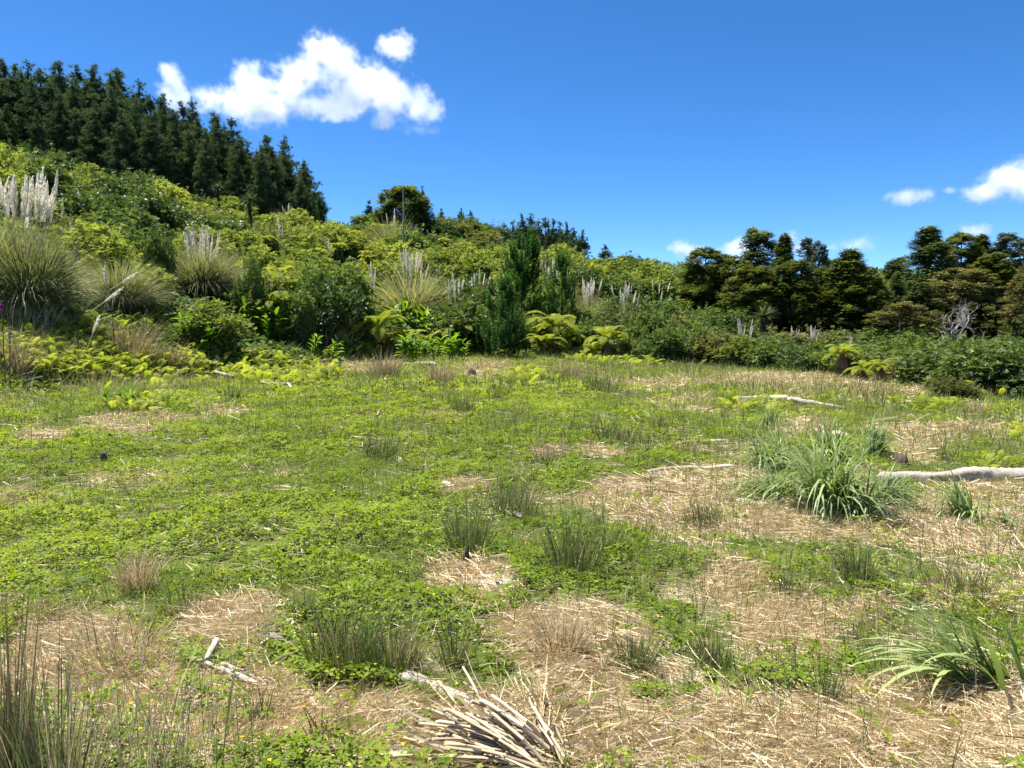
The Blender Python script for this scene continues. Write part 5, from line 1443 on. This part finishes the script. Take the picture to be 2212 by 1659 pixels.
log((1035, 1375), (1125, 1382), 4, 4, 'tan stalk lying level before the dry tuft', 'stalk', 1.2, 'stick', 'stick', 'loose stalks by the dry tuft')
log((1040, 1385), (1110, 1392), 3, 4, 'lower tan stalk lying level before the dry tuft', 'stalk', 1.2, 'stick', 'stick', 'loose stalks by the dry tuft')
for i in range(16):
    u0 = 1300 + 10 * i; v0 = 1052 + rng.uniform(-6, 22) + i * 1.2
    log((u0, v0), (u0 + rng.uniform(120, 210), v0 + rng.uniform(2, 26)), 2.0, 2.6, 'long dry stalk in the flattened heap left of the white tapering log', 'stalk', 1.0 + rng.uniform(0, 4), 'dry_stalk', 'stalk', 'long dry stalks in the flattened heap', ns=5, nseg=5, broken=False)
for i, (a, b, lb) in enumerate([((1920, 1265), (2080, 1300), 'long straw bundle strand under the green rush bed, uppermost'), ((1930, 1275), (2212, 1330), 'longest straw strand running to the right edge'), ((1640, 1495), (1750, 1530), 'brown stick lying in the straw left of the sparse rush'),
        ((1560, 1475), (1700, 1520), 'thin pale cane lying in the straw at the low tuft'), ((1290, 1360), (1295, 1400), 'small upright straw stub'), ((1590, 1400), (1760, 1450), 'thin pale cane across the green on the right'), ((1420, 1560), (1450, 1500), 'thin tan cane slanting in the bottom straw'), ((1600, 1640), (1660, 1590), 'short tan cane in the bottom right straw')]):
    log(a, b, 2.5, 3, lb, 'stalk', 1.3, 'dry_stalk', 'stalk', 'loose canes in the straw', ns=5, nseg=6, broken=False)

# heap of cut stalks at the bottom: they fan out from one root
p = hit(1195, 1668)
t = thing('stalk_heap', 'fanned heap of thick cut tan stalks at the bottom of the picture', 'stalks', p)
def stalk_mesh(seed, L=.42, r=.0085):
    r_ = np.random.default_rng(seed); mb = Mesh()
    z = np.array([0, .18, .19, .2, .5, .51, .52, .85, .97, 1.0]) * L
    rr = np.array([1, .9, 1.12, .95, .9, 1.15, .95, 1.0, 1.25, 1.3]) * r
    P = np.stack([np.cumsum(r_.normal(0, .0045, 10)), np.cumsum(r_.normal(0, .0045, 10)) + .04 * np.sin(z / L * 2.4), z], 1)
    tube(mb, P, rr, 8)
    return mb.mesh('stalk', M['stalk'], True)
ST = [stalk_mesh(k + 2, .40 + .05 * k, .0048 + .0012 * (k % 3)) for k in range(4)]
r_ = np.random.default_rng(8)
for k in range(46):
    o = link('stalk', ST[k % 4], t)
    q = (k + r_.uniform(-.4, .4)) / 46
    tip_u = np.interp(q, [0, .18, .45, .7, .85, 1], [800, 920, 960, 1010, 1105, 1165]) + r_.normal(0, 22)
    tip_v = np.interp(q, [0, .18, .45, .7, .85, 1], [1655, 1600, 1545, 1520, 1525, 1535]) + r_.normal(0, 14)
    lay = r_.uniform(0, 1)
    root = np.array([r_.normal(0, .05) + .02 * (1 - q), r_.normal(0, .06), .0 + .035 * lay])
    d = ray(tip_u, tip_v); depth = p[1] + np.interp(q, [0, .4, 1], [-.02, .14, .20]) + r_.normal(0, .03)
    tip = d / d[1] * depth + np.array([0, 0, EYE])
    tip[2] = max(tip[2] - .03 * r_.uniform(0, 1), gz(tip[0], tip[1]) + .008)
    dv = tip - (p + root); Ln = float(np.linalg.norm(dv))
    o.location = root; o.rotation_mode = 'QUATERNION'; o.rotation_quaternion = Vector(dv).to_track_quat('Z', 'Y')
    s = Ln / (.40 + .05 * (k % 4)); o.scale = (r_.uniform(.7, 1.35), r_.uniform(.5, 1.1), s * r_.uniform(.7, 1.05))
for i, (a, b, lb) in enumerate([((760, 1618), (890, 1590), 'long tan stalk lying out to the left of the stalk heap'), ((640, 1640), (850, 1608), 'thin tan cane stretching far left of the stalk heap'), ((840, 1652), (1010, 1618), 'split tan stalk lying in front of the heap'), ((1010, 1650), (1150, 1640), 'thick tan stalk across the foot of the heap'), ((900, 1640), (1100, 1655), 'second stalk across the foot of the heap')]):
    log(a, b, 5, 6, lb, 'stalk', 1.5, 'dry_stalk', 'stalk', 'loose stalks around the heap', ns=7, nseg=8, broken=False)

mb = Mesh(); n = 800
aa = r_.uniform(1.3, 3.5, n); rr_ = r_.uniform(0, .42, n)
bx = p[0] + np.cos(aa) * rr_ + r_.normal(0, .04, n); by = p[1] + .05 + np.sin(aa) * rr_ * .6 + r_.normal(0, .04, n)
strips(mb, np.stack([bx, by, terrain(bx, by) + r_.uniform(0, .05, n)], 1), aa + r_.normal(0, .5, n), r_.uniform(.06, .3, n), r_.uniform(.003, .009, n), r_.normal(1.42, .16, n), r_.normal(.15, .4, n), np.clip(r_.normal(.5, .25, n), 0, 1), 3, .8, 1.4, tip=False)
o = link('stalk_litter', mb.mesh('stalk_litter', M['straw'])); tag(o, 'frayed strips and broken straw lying in and round the stalk heap', None, None, 'stuff')

# stump mound with broken stake, small stumps, pale stone
def stump(u, v, w_px, h_px, label, mat, seed, name='stump', sharp=.3):
    p = hit(u, v); r = w_px / F * p[1] / 2; h = h_px / F * p[1]
    r_ = np.random.default_rng(seed); mb = Mesh()
    ns = 12; a = np.linspace(0, 6.283, ns, endpoint=False)
    rings = []
    for f, k in ((-.2, 1.25), (.05, 1.15), (.4, 1.0), (.8, .88), (1.0, .72)):
        rad = r * k * (1 + r_.normal(0, .10, ns)); z = f * h + (r_.normal(0, sharp * h, ns) if f >= .8 else 0)
        rings.append(np.stack([rad * np.cos(a), rad * np.sin(a) * .85, np.broadcast_to(z, ns)], 1))
    V = np.concatenate(rings + [np.array([[0, 0, h * .72]])])
    fc = [(i * ns + j, i * ns + (j + 1) % ns, (i + 1) * ns + (j + 1) % ns, (i + 1) * ns + j) for i in range(4) for j in range(ns)]
    mb.add(V, fc); mb.Q.append(np.array([(4 * ns + j, 4 * ns + (j + 1) % ns, 5 * ns) for j in range(ns)]))
    o = link(name, mb.mesh(name, M[mat])); o.location = p
    return tag(o, label, 'stump', None)
stump(1068, 1268, 105, 20, 'crumbling pinkish stump mound covered in wood chips', 'rot', 3, sharp=.15)
stump(1006, 1232, 15, 44, 'dark broken stake standing at the left of the wood chip mound', 'darkwood', 4, 'broken_stake', .2)
stump(1945, 1012, 34, 30, 'small dark stump behind the large tussock by the big log', 'darkwood', 5)
stump(1495, 792, 18, 14, 'small reddish stump at the far bush edge', 'darkwood', 6)
stump(1800, 950, 70, 14, 'straw coloured mound between the tussocks and the long log', 'rot', 12)
stump(225, 1000, 14, 24, 'ragged brown stub in the clover on the left', 'darkwood', 7, sharp=.12)
stump(1020, 815, 20, 13, 'dark stub in the chips right of the wide ginger row', 'darkwood', 8)
stump(965, 1062, 30, 20, 'pale broken stub in the middle of the clover', 'log', 9)
stump(1415, 1040, 40, 18, 'pale splintered stub left of the thin pale log', 'rot', 10)
stump(1545, 893, 9, 6, 'small white stone in the grass high in the field', 'log', 11, 'stone', .05)

# foxgloves and tall dead flower stalks on the left
def stalk_plant(u, v, vt, label, purple=False, seed=0, lean=0.0, mat='dead'):
    p = hit(u, v); h = top_h(p, vt); r_ = np.random.default_rng(seed)
    t = thing('foxglove' if purple else 'dead_flower_stalk', label, 'flower' if purple else 'dead flower', p)
    mb = Mesh(); tube(mb, [(0, 0, -.05), (lean * .4, 0, h * .5), (lean, .01, h)], [.012, .009, .004], 5, .3)
    n = 60; z = r_.uniform(.15, .98, n) * h; a = r_.uniform(0, 6.28, n)
    inst(mb, *NARROW, np.stack([lean * z / h, 0 * z, z], 1), frames(np.stack([np.cos(a), np.sin(a), r_.uniform(-.3, .9, n)], 1)), r_.uniform(.03, .06, n), r_.uniform(.1, .8, n))
    link('stem', mb.mesh('stem', M['bark' if not purple and seed % 2 else mat]), t)
    if purple:
        mb = Mesh(); n = 14; z = h * r_.uniform(.8, .97, n); a = r_.uniform(0, 6.28, n)
        inst(mb, *rosette(6, .3, .9, .4), np.stack([lean * z / h, 0 * z, z], 1), frames(np.stack([np.cos(a), np.sin(a), -.5 + 0 * a], 1)), np.full(n, .032), r_.uniform(0, 1, n))
        link('blossom', mb.mesh('blossom', M['purple']), t)
stalk_plant(12, 830, 645, 'foxglove with purple flowers at the left picture edge', True, 2)
stalk_plant(22, 850, 715, 'shorter foxglove behind weeds at the left picture edge', True, 4, .06)
stalk_plant(248, 772, 545, 'tall dark dead flower stalk in front of the small pampas', False, 3, -.05)
stalk_plant(318, 740, 640, 'thin dead flower stalk right of the tall dark one', False, 5)
